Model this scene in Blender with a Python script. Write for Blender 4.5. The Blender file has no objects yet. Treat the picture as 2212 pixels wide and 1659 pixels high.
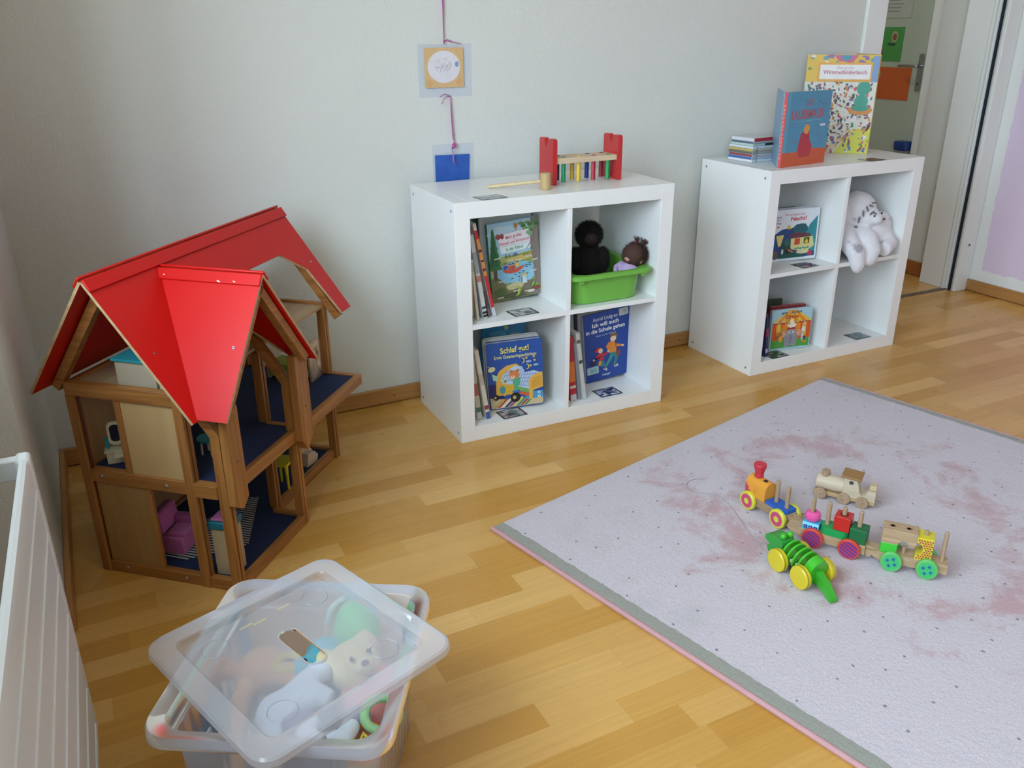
import bpy, bmesh, math, random
from math import sin, cos, pi, radians, hypot, atan2
from mathutils import Vector, Matrix, Euler
SC = bpy.context.scene
COL = SC.collection
random.seed(7)

# ------------------------------------------------------------------ materials
def lin(h):
    h = h.lstrip('#')
    r = [int(h[i:i+2], 16)/255 for i in (0, 2, 4)]
    return tuple([(c/12.92 if c <= .04045 else ((c+.055)/1.055)**2.4) for c in r]+[1])

_mc = {}
def newmat(name):
    m = bpy.data.materials.new(name); m.use_nodes = True
    nt = m.node_tree; b = nt.nodes['Principled BSDF']
    return m, nt, b

def N(nt, t, **k):
    n = nt.nodes.new(t)
    for a, v in k.items():
        if a in n.inputs.keys() if hasattr(n.inputs, 'keys') else False: n.inputs[a].default_value = v
        else: setattr(n, a, v)
    return n

def P(hexc, rough=.5, var=.08, vs=25., bump=0., bs=200., metal=0., coat=0., sheen=0., dirt=None):
    """plain procedural material: colour with a soft noise variation and an optional noise bump"""
    key = ('P', hexc, rough, var, vs, bump, bs, metal, coat, sheen)
    if key in _mc: return _mc[key]
    m, nt, b = newmat('paint_'+hexc.lstrip('#'))
    tc = N(nt, 'ShaderNodeTexCoord'); no = N(nt, 'ShaderNodeTexNoise')
    no.inputs['Scale'].default_value = vs; no.inputs['Detail'].default_value = 3
    nt.links.new(tc.outputs['Object'], no.inputs['Vector'])
    mr = N(nt, 'ShaderNodeMapRange'); mr.inputs[3].default_value = 1-var; mr.inputs[4].default_value = 1+var
    nt.links.new(no.outputs['Fac'], mr.inputs[0])
    hs = N(nt, 'ShaderNodeHueSaturation'); hs.inputs['Color'].default_value = lin(hexc)
    nt.links.new(mr.outputs[0], hs.inputs['Value']); nt.links.new(hs.outputs[0], b.inputs['Base Color'])
    b.inputs['Roughness'].default_value = rough; b.inputs['Metallic'].default_value = metal
    b.inputs['Coat Weight'].default_value = coat
    if sheen: b.inputs['Sheen Weight'].default_value = sheen
    if bump:
        n2 = N(nt, 'ShaderNodeTexNoise'); n2.inputs['Scale'].default_value = bs; n2.inputs['Detail'].default_value = 4
        nt.links.new(tc.outputs['Object'], n2.inputs['Vector'])
        bp = N(nt, 'ShaderNodeBump'); bp.inputs['Strength'].default_value = bump; bp.inputs['Distance'].default_value = .002
        nt.links.new(n2.outputs['Fac'], bp.inputs['Height']); nt.links.new(bp.outputs[0], b.inputs['Normal'])
    _mc[key] = m
    return m

def WOOD(c1, c2, axis='x', rough=.45, sc=1., coat=0.):
    key = ('W', c1, c2, axis, rough, sc, coat)
    if key in _mc: return _mc[key]
    m, nt, b = newmat('wood_'+c1.lstrip('#')+'_'+axis)
    tc = N(nt, 'ShaderNodeTexCoord'); mp = N(nt, 'ShaderNodeMapping')
    s = {'x': (4, 90, 90), 'y': (90, 4, 90), 'z': (90, 90, 4)}[axis]
    mp.inputs['Scale'].default_value = [q*sc for q in s]
    nt.links.new(tc.outputs['Object'], mp.inputs['Vector'])
    no = N(nt, 'ShaderNodeTexNoise'); no.inputs['Scale'].default_value = 1; no.inputs['Detail'].default_value = 5; no.inputs['Distortion'].default_value = .6
    nt.links.new(mp.outputs[0], no.inputs['Vector'])
    cr = N(nt, 'ShaderNodeValToRGB'); cr.color_ramp.elements[0].position = .3; cr.color_ramp.elements[1].position = .72
    cr.color_ramp.elements[0].color = lin(c1); cr.color_ramp.elements[1].color = lin(c2)
    nt.links.new(no.outputs['Fac'], cr.inputs[0]); nt.links.new(cr.outputs[0], b.inputs['Base Color'])
    b.inputs['Roughness'].default_value = rough; b.inputs['Coat Weight'].default_value = coat
    bp = N(nt, 'ShaderNodeBump'); bp.inputs['Strength'].default_value = .15; bp.inputs['Distance'].default_value = .001
    nt.links.new(no.outputs['Fac'], bp.inputs['Height']); nt.links.new(bp.outputs[0], b.inputs['Normal'])
    _mc[key] = m
    return m

def math_node(nt, op, a, b=None):
    n = nt.nodes.new('ShaderNodeMath'); n.operation = op
    for i, q in enumerate((a, b)):
        if q is None: continue
        if isinstance(q, (int, float)): n.inputs[i].default_value = q
        else: nt.links.new(q, n.inputs[i])
    return n.outputs[0]

def mat_floor():
    m, nt, b = newmat('beech_strip_parquet')
    tc = N(nt, 'ShaderNodeTexCoord'); sp = N(nt, 'ShaderNodeSeparateXYZ')
    nt.links.new(tc.outputs['Object'], sp.inputs[0]); X, Y = sp.outputs[0], sp.outputs[1]
    W, L = .069, .46
    ry = math_node(nt, 'DIVIDE', Y, W); row = math_node(nt, 'FLOOR', ry); fy = math_node(nt, 'FRACT', ry)
    wn = N(nt, 'ShaderNodeTexWhiteNoise', noise_dimensions='1D'); nt.links.new(row, wn.inputs['W'])
    off = math_node(nt, 'MULTIPLY', wn.outputs['Value'], 7.)
    rx = math_node(nt, 'ADD', math_node(nt, 'DIVIDE', X, L), off); colm = math_node(nt, 'FLOOR', rx); fx = math_node(nt, 'FRACT', rx)
    cb = N(nt, 'ShaderNodeCombineXYZ'); nt.links.new(row, cb.inputs[0]); nt.links.new(colm, cb.inputs[1])
    w2 = N(nt, 'ShaderNodeTexWhiteNoise', noise_dimensions='3D'); nt.links.new(cb.outputs[0], w2.inputs['Vector'])
    cr = N(nt, 'ShaderNodeValToRGB'); e = cr.color_ramp.elements
    e[0].position = 0; e[0].color = lin('#c6985f'); e[1].position = 1; e[1].color = lin('#e0b880')
    k = e.new(.35); k.color = lin('#cfa368'); k = e.new(.7); k.color = lin('#d6ac74')
    nt.links.new(w2.outputs['Value'], cr.inputs[0])
    # grain
    mp = N(nt, 'ShaderNodeCombineXYZ')
    nt.links.new(math_node(nt, 'ADD', math_node(nt, 'MULTIPLY', X, 3.), math_node(nt, 'MULTIPLY', w2.outputs['Value'], 40.)), mp.inputs[0])
    nt.links.new(math_node(nt, 'MULTIPLY', Y, 110.), mp.inputs[1])
    no = N(nt, 'ShaderNodeTexNoise'); no.inputs['Scale'].default_value = 1; no.inputs['Detail'].default_value = 6; no.inputs['Distortion'].default_value = .8
    nt.links.new(mp.outputs[0], no.inputs['Vector'])
    mr = N(nt, 'ShaderNodeMapRange'); mr.inputs[1].default_value = .25; mr.inputs[2].default_value = .75; mr.inputs[3].default_value = .90; mr.inputs[4].default_value = 1.07
    nt.links.new(no.outputs['Fac'], mr.inputs[0])
    # broad cloudiness
    n3 = N(nt, 'ShaderNodeTexNoise'); n3.inputs['Scale'].default_value = 5.; n3.inputs['Detail'].default_value = 2
    nt.links.new(tc.outputs['Object'], n3.inputs['Vector'])
    m3 = N(nt, 'ShaderNodeMapRange'); m3.inputs[3].default_value = .93; m3.inputs[4].default_value = 1.07; nt.links.new(n3.outputs['Fac'], m3.inputs[0])
    # joints
    gy = math_node(nt, 'LESS_THAN', math_node(nt, 'MINIMUM', fy, math_node(nt, 'SUBTRACT', 1., fy)), .010)
    gx = math_node(nt, 'LESS_THAN', math_node(nt, 'MINIMUM', fx, math_node(nt, 'SUBTRACT', 1., fx)), .0016)
    g = math_node(nt, 'MAXIMUM', gy, gx)
    gv = math_node(nt, 'SUBTRACT', 1., math_node(nt, 'MULTIPLY', g, .10))
    val = math_node(nt, 'MULTIPLY', math_node(nt, 'MULTIPLY', mr.outputs[0], m3.outputs[0]), gv)
    hs = N(nt, 'ShaderNodeHueSaturation'); nt.links.new(cr.outputs[0], hs.inputs['Color']); nt.links.new(val, hs.inputs['Value'])
    hs.inputs['Saturation'].default_value = 1.14
    nt.links.new(hs.outputs[0], b.inputs['Base Color'])
    mrr = N(nt, 'ShaderNodeMapRange'); mrr.inputs[3].default_value = .22; mrr.inputs[4].default_value = .34
    nt.links.new(n3.outputs['Fac'], mrr.inputs[0]); nt.links.new(mrr.outputs[0], b.inputs['Roughness'])
    bp = N(nt, 'ShaderNodeBump'); bp.inputs['Strength'].default_value = .05; bp.inputs['Distance'].default_value = .001
    nt.links.new(val, bp.inputs['Height']); nt.links.new(bp.outputs[0], b.inputs['Normal'])
    return m

def mat_wall(name, hexc):
    m, nt, b = newmat(name)
    tc = N(nt, 'ShaderNodeTexCoord')
    b.inputs['Base Color'].default_value = lin(hexc); b.inputs['Roughness'].default_value = .85
    n1 = N(nt, 'ShaderNodeTexNoise'); n1.inputs['Scale'].default_value = 150; n1.inputs['Detail'].default_value = 5
    n2 = N(nt, 'ShaderNodeTexNoise'); n2.inputs['Scale'].default_value = 45; n2.inputs['Detail'].default_value = 3
    for q in (n1, n2): nt.links.new(tc.outputs['Object'], q.inputs['Vector'])
    s = math_node(nt, 'ADD', n1.outputs['Fac'], math_node(nt, 'MULTIPLY', n2.outputs['Fac'], .7))
    bp = N(nt, 'ShaderNodeBump'); bp.inputs['Strength'].default_value = .45; bp.inputs['Distance'].default_value = .004
    nt.links.new(s, bp.inputs['Height']); nt.links.new(bp.outputs[0], b.inputs['Normal'])
    n3 = N(nt, 'ShaderNodeTexNoise'); n3.inputs['Scale'].default_value = 2.; nt.links.new(tc.outputs['Object'], n3.inputs['Vector'])
    mr = N(nt, 'ShaderNodeMapRange'); mr.inputs[3].default_value = .97; mr.inputs[4].default_value = 1.03; nt.links.new(n3.outputs['Fac'], mr.inputs[0])
    hs = N(nt, 'ShaderNodeHueSaturation'); hs.inputs['Color'].default_value = lin(hexc); nt.links.new(mr.outputs[0], hs.inputs['Value'])
    nt.links.new(hs.outputs[0], b.inputs['Base Color'])
    return m, nt, b, hs

def mat_lilac_wall():
    """white wall with a hand-rolled lilac field that stops short of the door frame and the skirting"""
    m, nt, b, hs = mat_wall('lilac_painted_plaster', '#e6d4ea')
    tc = N(nt, 'ShaderNodeTexCoord'); sp = N(nt, 'ShaderNodeSeparateXYZ'); nt.links.new(tc.outputs['Object'], sp.inputs[0])
    no = N(nt, 'ShaderNodeTexNoise'); no.inputs['Scale'].default_value = 22; nt.links.new(tc.outputs['Object'], no.inputs['Vector'])
    wob = math_node(nt, 'MULTIPLY', math_node(nt, 'SUBTRACT', no.outputs['Fac'], .5), .025)
    a = math_node(nt, 'LESS_THAN', math_node(nt, 'ADD', sp.outputs[1], wob), -.075)
    c = math_node(nt, 'GREATER_THAN', math_node(nt, 'ADD', sp.outputs[2], wob), .115)
    f = math_node(nt, 'MULTIPLY', a, c)
    mx = N(nt, 'ShaderNodeMix', data_type='RGBA'); nt.links.new(f, mx.inputs[0])
    mx.inputs[6].default_value = lin('#eceeec'); nt.links.new(hs.outputs[0], mx.inputs[7])
    nt.links.new(mx.outputs[2], b.inputs['Base Color'])
    return m

def mat_rug():
    m, nt, b = newmat('pale_pink_pile')
    tc = N(nt, 'ShaderNodeTexCoord'); sp = N(nt, 'ShaderNodeSeparateXYZ'); nt.links.new(tc.outputs['Object'], sp.inputs[0])
    # broad pink blotches, woven into the pile
    n1 = N(nt, 'ShaderNodeTexNoise'); n1.inputs['Scale'].default_value = 5.2; n1.inputs['Detail'].default_value = 8; n1.inputs['Roughness'].default_value = .72; n1.inputs['Distortion'].default_value = .35
    nt.links.new(tc.outputs['Object'], n1.inputs['Vector'])
    # the blotches form a loose ring around the middle of the rug
    dx = math_node(nt, 'SUBTRACT', sp.outputs[0], .83); dy = math_node(nt, 'ADD', sp.outputs[1], .62)
    rr = math_node(nt, 'SQRT', math_node(nt, 'ADD', math_node(nt, 'MULTIPLY', dx, dx), math_node(nt, 'MULTIPLY', dy, dy)))
    ring = math_node(nt, 'SUBTRACT', .42, rr)
    ring = math_node(nt, 'ABSOLUTE', ring)
    ringf = N(nt, 'ShaderNodeMapRange'); ringf.inputs[1].default_value = .05; ringf.inputs[2].default_value = .32; ringf.inputs[3].default_value = .12; ringf.inputs[4].default_value = -.10
    nt.links.new(ring, ringf.inputs[0])
    bl = math_node(nt, 'ADD', n1.outputs['Fac'], ringf.outputs[0])
    cr = N(nt, 'ShaderNodeValToRGB'); e = cr.color_ramp.elements
    e[0].position = .59; e[0].color = lin('#d0c5cb'); e[1].position = .71; e[1].color = lin('#c29fa3')
    nt.links.new(bl, cr.inputs[0])
    # soft grey-green traces
    n4 = N(nt, 'ShaderNodeTexNoise'); n4.inputs['Scale'].default_value = 2.3; n4.inputs['Detail'].default_value = 6; n4.inputs['Roughness'].default_value = .65
    mp4 = N(nt, 'ShaderNodeMapping'); mp4.inputs['Location'].default_value = (3.1, 7.7, 0); nt.links.new(tc.outputs['Object'], mp4.inputs[0]); nt.links.new(mp4.outputs[0], n4.inputs['Vector'])
    f4 = N(nt, 'ShaderNodeMapRange'); f4.inputs[1].default_value = .58; f4.inputs[2].default_value = .78; f4.inputs[3].default_value = 0; f4.inputs[4].default_value = .55
    nt.links.new(n4.outputs['Fac'], f4.inputs[0])
    mg = N(nt, 'ShaderNodeMix', data_type='RGBA'); nt.links.new(f4.outputs[0], mg.inputs[0]); nt.links.new(cr.outputs[0], mg.inputs[6]); mg.inputs[7].default_value = lin('#a9a7a1')
    # small grey dots
    vo = N(nt, 'ShaderNodeTexVoronoi', voronoi_dimensions='2D'); vo.inputs['Scale'].default_value = 9.6; vo.inputs['Randomness'].default_value = .7
    nt.links.new(tc.outputs['Object'], vo.inputs['Vector'])
    no5 = N(nt, 'ShaderNodeTexNoise'); no5.inputs['Scale'].default_value = 120; nt.links.new(tc.outputs['Object'], no5.inputs['Vector'])
    dot = math_node(nt, 'LESS_THAN', math_node(nt, 'ADD', vo.outputs['Distance'], math_node(nt, 'MULTIPLY', math_node(nt, 'SUBTRACT', no5.outputs['Fac'], .5), .05)), .033)
    md = N(nt, 'ShaderNodeMix', data_type='RGBA'); nt.links.new(math_node(nt, 'MULTIPLY', dot, .8), md.inputs[0]); nt.links.new(mg.outputs[2], md.inputs[6]); md.inputs[7].default_value = lin('#6c6a72')
    # grey border bands on the two short ends (local x)
    nb = N(nt, 'ShaderNodeTexNoise'); nb.inputs['Scale'].default_value = 30; nt.links.new(tc.outputs['Object'], nb.inputs['Vector'])
    xw = math_node(nt, 'ADD', sp.outputs[0], math_node(nt, 'MULTIPLY', math_node(nt, 'SUBTRACT', nb.outputs['Fac'], .5), .012))
    band = math_node(nt, 'MAXIMUM', math_node(nt, 'LESS_THAN', xw, .036), math_node(nt, 'GREATER_THAN', xw, 1.617))
    mb = N(nt, 'ShaderNodeMix', data_type='RGBA'); nt.links.new(band, mb.inputs[0]); nt.links.new(md.outputs[2], mb.inputs[6]); mb.inputs[7].default_value = lin('#9a988d')
    # fibre noise
    nf = N(nt, 'ShaderNodeTexNoise'); nf.inputs['Scale'].default_value = 420; nf.inputs['Detail'].default_value = 4
    nt.links.new(tc.outputs['Object'], nf.inputs['Vector'])
    mf = N(nt, 'ShaderNodeMapRange'); mf.inputs[1].default_value = .3; mf.inputs[2].default_value = .7; mf.inputs[3].default_value = .84; mf.inputs[4].default_value = 1.12
    nt.links.new(nf.outputs['Fac'], mf.inputs[0])
    hs = N(nt, 'ShaderNodeHueSaturation'); nt.links.new(mb.outputs[2], hs.inputs['Color']); nt.links.new(mf.outputs[0], hs.inputs['Value'])
    nt.links.new(hs.outputs[0], b.inputs['Base Color']); b.inputs['Roughness'].default_value = .95; b.inputs['Sheen Weight'].default_value = .25
    n6 = N(nt, 'ShaderNodeTexNoise'); n6.inputs['Scale'].default_value = 110; n6.inputs['Detail'].default_value = 5; nt.links.new(tc.outputs['Object'], n6.inputs['Vector'])
    h = math_node(nt, 'ADD', math_node(nt, 'MULTIPLY', nf.outputs['Fac'], .5), n6.outputs['Fac'])
    bp = N(nt, 'ShaderNodeBump'); bp.inputs['Strength'].default_value = .6; bp.inputs['Distance'].default_value = .005
    nt.links.new(h, bp.inputs['Height']); nt.links.new(bp.outputs[0], b.inputs['Normal'])
    return m

def mat_plastic(name, hexc, transp, gloss=.15, fall=.35, ior=1.4):
    """milky see-through plastic"""
    m = bpy.data.materials.new(name); m.use_nodes = True; nt = m.node_tree; nt.nodes.clear()
    out = N(nt, 'ShaderNodeOutputMaterial')
    tr = N(nt, 'ShaderNodeBsdfTransparent'); tr.inputs[0].default_value = (.96, .97, 1, 1)
    df = N(nt, 'ShaderNodeBsdfDiffuse'); df.inputs[0].default_value = lin(hexc)
    tl = N(nt, 'ShaderNodeBsdfTranslucent'); tl.inputs[0].default_value = lin(hexc)
    gl = N(nt, 'ShaderNodeBsdfGlossy'); gl.inputs[0].default_value = (1, 1, 1, 1); gl.inputs[1].default_value = gloss
    a = N(nt, 'ShaderNodeMixShader'); a.inputs[0].default_value = .45; nt.links.new(df.outputs[0], a.inputs[1]); nt.links.new(tl.outputs[0], a.inputs[2])
    lw = N(nt, 'ShaderNodeLayerWeight'); lw.inputs[0].default_value = .35
    mr = N(nt, 'ShaderNodeMapRange'); mr.inputs[3].default_value = transp; mr.inputs[4].default_value = transp*fall
    nt.links.new(lw.outputs['Facing'], mr.inputs[0])
    c = N(nt, 'ShaderNodeMixShader'); nt.links.new(mr.outputs[0], c.inputs[0]); nt.links.new(a.outputs[0], c.inputs[1]); nt.links.new(tr.outputs[0], c.inputs[2])
    fr = N(nt, 'ShaderNodeFresnel'); fr.inputs[0].default_value = ior
    d = N(nt, 'ShaderNodeMixShader'); nt.links.new(fr.outputs[0], d.inputs[0]); nt.links.new(c.outputs[0], d.inputs[1]); nt.links.new(gl.outputs[0], d.inputs[2])
    nt.links.new(d.outputs[0], out.inputs[0])
    return m

def mat_photo(seed, cols):
    """a small laminated snapshot: soft patches of colour"""
    m, nt, b = newmat('laminated_snapshot')
    tc = N(nt, 'ShaderNodeTexCoord'); mp = N(nt, 'ShaderNodeMapping'); mp.inputs['Location'].default_value = (seed*3.1, seed*1.7, 0); mp.inputs['Scale'].default_value = (40, 70, 1)
    nt.links.new(tc.outputs['Object'], mp.inputs[0])
    vo = N(nt, 'ShaderNodeTexVoronoi'); vo.inputs['Scale'].default_value = 1.; nt.links.new(mp.outputs[0], vo.inputs['Vector'])
    sp = N(nt, 'ShaderNodeSeparateColor'); nt.links.new(vo.outputs['Color'], sp.inputs[0])
    cr = N(nt, 'ShaderNodeValToRGB'); cr.color_ramp.interpolation = 'CONSTANT'
    e = cr.color_ramp.elements; e[0].color = lin(cols[0]); e[1].position = .9; e[1].color = lin(cols[-1])
    for i, c in enumerate(cols[1:-1]): k = e.new((i+1)/(len(cols)-.2)); k.color = lin(c)
    nt.links.new(sp.outputs[0], cr.inputs[0]); nt.links.new(cr.outputs[0], b.inputs['Base Color'])
    b.inputs['Roughness'].default_value = .12
    return m

def mat_spots(name, base, spots, scale, thr, rough=.9, bump=.5, bs=90, stretch=(1, 1, 1)):
    m, nt, b = newmat(name)
    tc = N(nt, 'ShaderNodeTexCoord'); mp = N(nt, 'ShaderNodeMapping'); mp.inputs['Scale'].default_value = stretch; nt.links.new(tc.outputs['Object'], mp.inputs[0])
    no = N(nt, 'ShaderNodeTexNoise'); no.inputs['Scale'].default_value = scale; no.inputs['Detail'].default_value = 3; nt.links.new(mp.outputs[0], no.inputs['Vector'])
    cr = N(nt, 'ShaderNodeValToRGB'); e = cr.color_ramp.elements; e[0].position = thr; e[0].color = lin(base); e[1].position = thr+.08; e[1].color = lin(spots)
    nt.links.new(no.outputs['Fac'], cr.inputs[0]); nt.links.new(cr.outputs[0], b.inputs['Base Color']); b.inputs['Roughness'].default_value = rough
    b.inputs['Sheen Weight'].default_value = .4
    n2 = N(nt, 'ShaderNodeTexNoise'); n2.inputs['Scale'].default_value = bs; n2.inputs['Detail'].default_value = 4; nt.links.new(tc.outputs['Object'], n2.inputs['Vector'])
    bp = N(nt, 'ShaderNodeBump'); bp.inputs['Strength'].default_value = bump; bp.inputs['Distance'].default_value = .004
    nt.links.new(n2.outputs['Fac'], bp.inputs['Height']); nt.links.new(bp.outputs[0], b.inputs['Normal'])
    return m

def mat_stripes(name, c1, c2, axis, period, rough=.8):
    m, nt, b = newmat(name)
    tc = N(nt, 'ShaderNodeTexCoord'); sp = N(nt, 'ShaderNodeSeparateXYZ'); nt.links.new(tc.outputs['Object'], sp.inputs[0])
    f = math_node(nt, 'LESS_THAN', math_node(nt, 'FRACT', math_node(nt, 'DIVIDE', sp.outputs[axis], period)), .5)
    mx = N(nt, 'ShaderNodeMix', data_type='RGBA'); nt.links.new(f, mx.inputs[0]); mx.inputs[6].default_value = lin(c1); mx.inputs[7].default_value = lin(c2)
    nt.links.new(mx.outputs[2], b.inputs['Base Color']); b.inputs['Roughness'].default_value = rough
    return m

# ------------------------------------------------------------------ mesh builder
def rounded(w, h, r, n=4, x0=0, y0=0):
    pts = []
    for cx, cy, a0 in ((x0+w-r, y0+r, -90), (x0+w-r, y0+h-r, 0), (x0+r, y0+h-r, 90), (x0+r, y0+r, 180)):
        for i in range(n+1):
            a = radians(a0+90*i/n); pts.append((cx+r*cos(a), cy+r*sin(a)))
    return pts
def ngon(cx, cy, rx, ry, n=20, a0=0):
    return [(cx+rx*cos(a0+2*pi*i/n), cy+ry*sin(a0+2*pi*i/n)) for i in range(n)]
def star(cx, cy, r, rot=pi/2, k=.42, n=5):
    return [(cx+(r if i % 2 == 0 else r*k)*cos(rot+pi*i/n), cy+(r if i % 2 == 0 else r*k)*sin(rot+pi*i/n)) for i in range(2*n)]
def xform(pts, dx, dy, rot=0, s=1, sy=None):
    sy = s if sy is None else sy
    c, q = cos(rot), sin(rot)
    return [(dx+x*s*c-y*sy*q, dy+x*s*q+y*sy*c) for x, y in pts]

_tx = {}
def text_mesh(s, bold=0.):
    k = (s, bold)
    if k in _tx: return _tx[k]
    cu = bpy.data.curves.new('lettering', 'FONT'); cu.body = s; cu.size = 1; cu.offset = bold; cu.resolution_u = 3
    o = bpy.data.objects.new('lettering', cu); COL.objects.link(o)
    dg = bpy.context.evaluated_depsgraph_get(); dg.update()
    me = bpy.data.meshes.new_from_object(o.evaluated_get(dg))
    v = [tuple(q.co)[:2] for q in me.vertices]; f = [tuple(p.vertices) for p in me.polygons]
    bpy.data.objects.remove(o); bpy.data.curves.remove(cu); bpy.data.meshes.remove(me)
    xs = [a for a, _ in v] or [0]; w = max(xs)-min(xs)
    _tx[k] = (v, f, min(xs), w)
    return _tx[k]

I4 = Matrix.Identity(4)
def T(x, y, z): return Matrix.Translation((x, y, z))
def R(ax, deg): return Matrix.Rotation(radians(deg), 4, ax)
def frame(o, x, y, z=None):
    """matrix with given origin and x / y axes"""
    x = Vector(x).normalized(); y = Vector(y).normalized(); z = x.cross(y).normalized(); y = z.cross(x)
    return Matrix(((x[0], y[0], z[0], o[0]), (x[1], y[1], z[1], o[1]), (x[2], y[2], z[2], o[2]), (0, 0, 0, 1)))

class MB:
    def __init__(s): s.v = []; s.f = []; s.mi = []; s.mats = []; s.M = I4
    def add(s, vs, fs, mat, M=None):
        M = s.M if M is None else s.M @ M
        if mat not in s.mats: s.mats.append(mat)
        k = s.mats.index(mat); b = len(s.v)
        s.v += [M @ Vector(q) for q in vs]; s.f += [tuple(b+i for i in f) for f in fs]; s.mi += [k]*len(fs)
        return s
    def box(s, x0, x1, y0, y1, z0, z1, mat, M=None):
        vs = [(x, y, z) for z in (z0, z1) for y in (y0, y1) for x in (x0, x1)]
        return s.add(vs, [(0, 2, 3, 1), (4, 5, 7, 6), (0, 1, 5, 4), (2, 6, 7, 3), (0, 4, 6, 2), (1, 3, 7, 5)], mat, M)
    def prism(s, pts, z0, z1, mat, M=None, side=None):
        n = len(pts); vs = [(x, y, z0) for x, y in pts]+[(x, y, z1) for x, y in pts]
        ar = sum(pts[i][0]*pts[(i+1) % n][1]-pts[(i+1) % n][0]*pts[i][1] for i in range(n))
        caps = [tuple(range(n-1, -1, -1)), tuple(range(n, 2*n))]; sd = [(i, (i+1) % n, n+(i+1) % n, n+i) for i in range(n)]
        if ar < 0: caps = [f[::-1] for f in caps]; sd = [f[::-1] for f in sd]
        s.add(vs, caps, mat, M)
        return s.add(vs, sd, side or mat, M)
    def flat(s, pts, z, mat, M=None):
        return s.add([(x, y, z) for x, y in pts], [tuple(range(len(pts)))], mat, M)
    def cyl(s, p0, p1, r0, r1, mat, n=20, caps=True, M=None):
        p0, p1 = Vector(p0), Vector(p1); d = (p1-p0).normalized()
        a = Vector((0, 0, 1)) if abs(d.z) < .9 else Vector((1, 0, 0)); x = d.cross(a).normalized(); y = d.cross(x)
        vs = []
        for p, r in ((p0, r0), (p1, r1)): vs += [tuple(p+x*r*cos(2*pi*i/n)+y*r*sin(2*pi*i/n)) for i in range(n)]
        fs = [(i, (i+1) % n, n+(i+1) % n, n+i) for i in range(n)]
        if caps: fs += [tuple(range(n-1, -1, -1)), tuple(range(n, 2*n))]
        return s.add(vs, fs, mat, M)
    def lathe(s, prof, mat, M=None, n=28, mats=None):
        vs = []; 
        for r, z in prof: vs += [(r*cos(2*pi*i/n), r*sin(2*pi*i/n), z) for i in range(n)]
        for j in range(len(prof)-1):
            fs = [(j*n+i, j*n+(i+1) % n, (j+1)*n+(i+1) % n, (j+1)*n+i) for i in range(n)]
            if mats: s.add(vs, fs, mats[j], M) if False else s._seg(vs, fs, mats[j], M)
            else: s._seg(vs, fs, mat, M)
        return s
    def _seg(s, vs, fs, mat, M):
        used = sorted({i for f in fs for i in f}); mp = {a: b for b, a in enumerate(used)}
        s.add([vs[i] for i in used], [tuple(mp[i] for i in f) for f in fs], mat, M)
    def ball(s, c, r, mat, M=None, n=18, m=12):
        if not hasattr(r, '__len__'): r = (r, r, r)
        vs = [(c[0], c[1], c[2]+r[2])]
        for j in range(1, m):
            t = pi*j/m
            vs += [(c[0]+r[0]*sin(t)*cos(2*pi*i/n), c[1]+r[1]*sin(t)*sin(2*pi*i/n), c[2]+r[2]*cos(t)) for i in range(n)]
        vs.append((c[0], c[1], c[2]-r[2])); e = len(vs)-1
        fs = [(0, 1+i, 1+(i+1) % n) for i in range(n)]
        for j in range(m-2): fs += [(1+j*n+i, 1+(j+1)*n+i, 1+(j+1)*n+(i+1) % n, 1+j*n+(i+1) % n) for i in range(n)]
        fs += [(e, 1+(m-2)*n+(i+1) % n, 1+(m-2)*n+i) for i in range(n)]
        return s.add(vs, fs, mat, M)
    def tube(s, pts, r, mat, n=8, closed=False, M=None, flat=None):
        pts = [Vector(p) for p in pts]; k = len(pts); rr = r if hasattr(r, '__len__') else [r]*k
        vs = []; up = None
        for i, p in enumerate(pts):
            a = pts[(i-1) % k] if (closed or i > 0) else p; b = pts[(i+1) % k] if (closed or i < k-1) else p
            d = (b-a).normalized()
            if up is None: up = Vector((0, 0, 1)) if abs(d.z) < .9 else Vector((1, 0, 0))
            x = (up-d*up.dot(d)).normalized(); up = x; y = d.cross(x)
            fx = flat or 1
            vs += [tuple(p+x*rr[i]*fx*cos(2*pi*j/n)+y*rr[i]*sin(2*pi*j/n)) for j in range(n)]
        fs = []
        for i in range(k if closed else k-1):
            q = (i+1) % k
            fs += [(i*n+j, i*n+(j+1) % n, q*n+(j+1) % n, q*n+j) for j in range(n)]
        if not closed: fs += [tuple(range(n-1, -1, -1)), tuple(range((k-1)*n, k*n))]
        return s.add(vs, fs, mat, M)
    def text(s, st, M, size, mat, bold=0., center=True, sx=1.):
        v, f, x0, w = text_mesh(st, bold)
        o = -(x0+w/2) if center else -x0
        return s.add([((x+o)*size*sx, y*size, 0) for x, y in v], f, mat, M)
    def spikes(s, c, r, n, ln, mat, seed=1, w=.0012, up=None, cone=None, jit=.5):
        rnd = random.Random(seed)
        for _ in range(n):
            z = rnd.uniform(-1, 1); a = rnd.uniform(0, 2*pi); q = math.sqrt(1-z*z); d = Vector((q*cos(a), q*sin(a), z))
            if cone and d.dot(Vector(cone[0]).normalized()) < cone[1]: continue
            p = Vector((c[0]+d.x*r[0], c[1]+d.y*r[1], c[2]+d.z*r[2]))
            e = (d+Vector((rnd.uniform(-jit, jit), rnd.uniform(-jit, jit), rnd.uniform(-jit, jit)))+(Vector(up) if up else Vector())).normalized()
            t = e.cross(Vector((rnd.random(), rnd.random(), rnd.random()))).normalized(); b = e.cross(t)
            L = ln*rnd.uniform(.6, 1.2)
            tip = p+e*L; p = p-d*ln*.2
            s.add([tuple(p+t*w), tuple(p-t*w*.5+b*w*.87), tuple(p-t*w*.5-b*w*.87), tuple(tip)], [(0, 1, 3), (1, 2, 3), (2, 0, 3)], mat)
        return s
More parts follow.
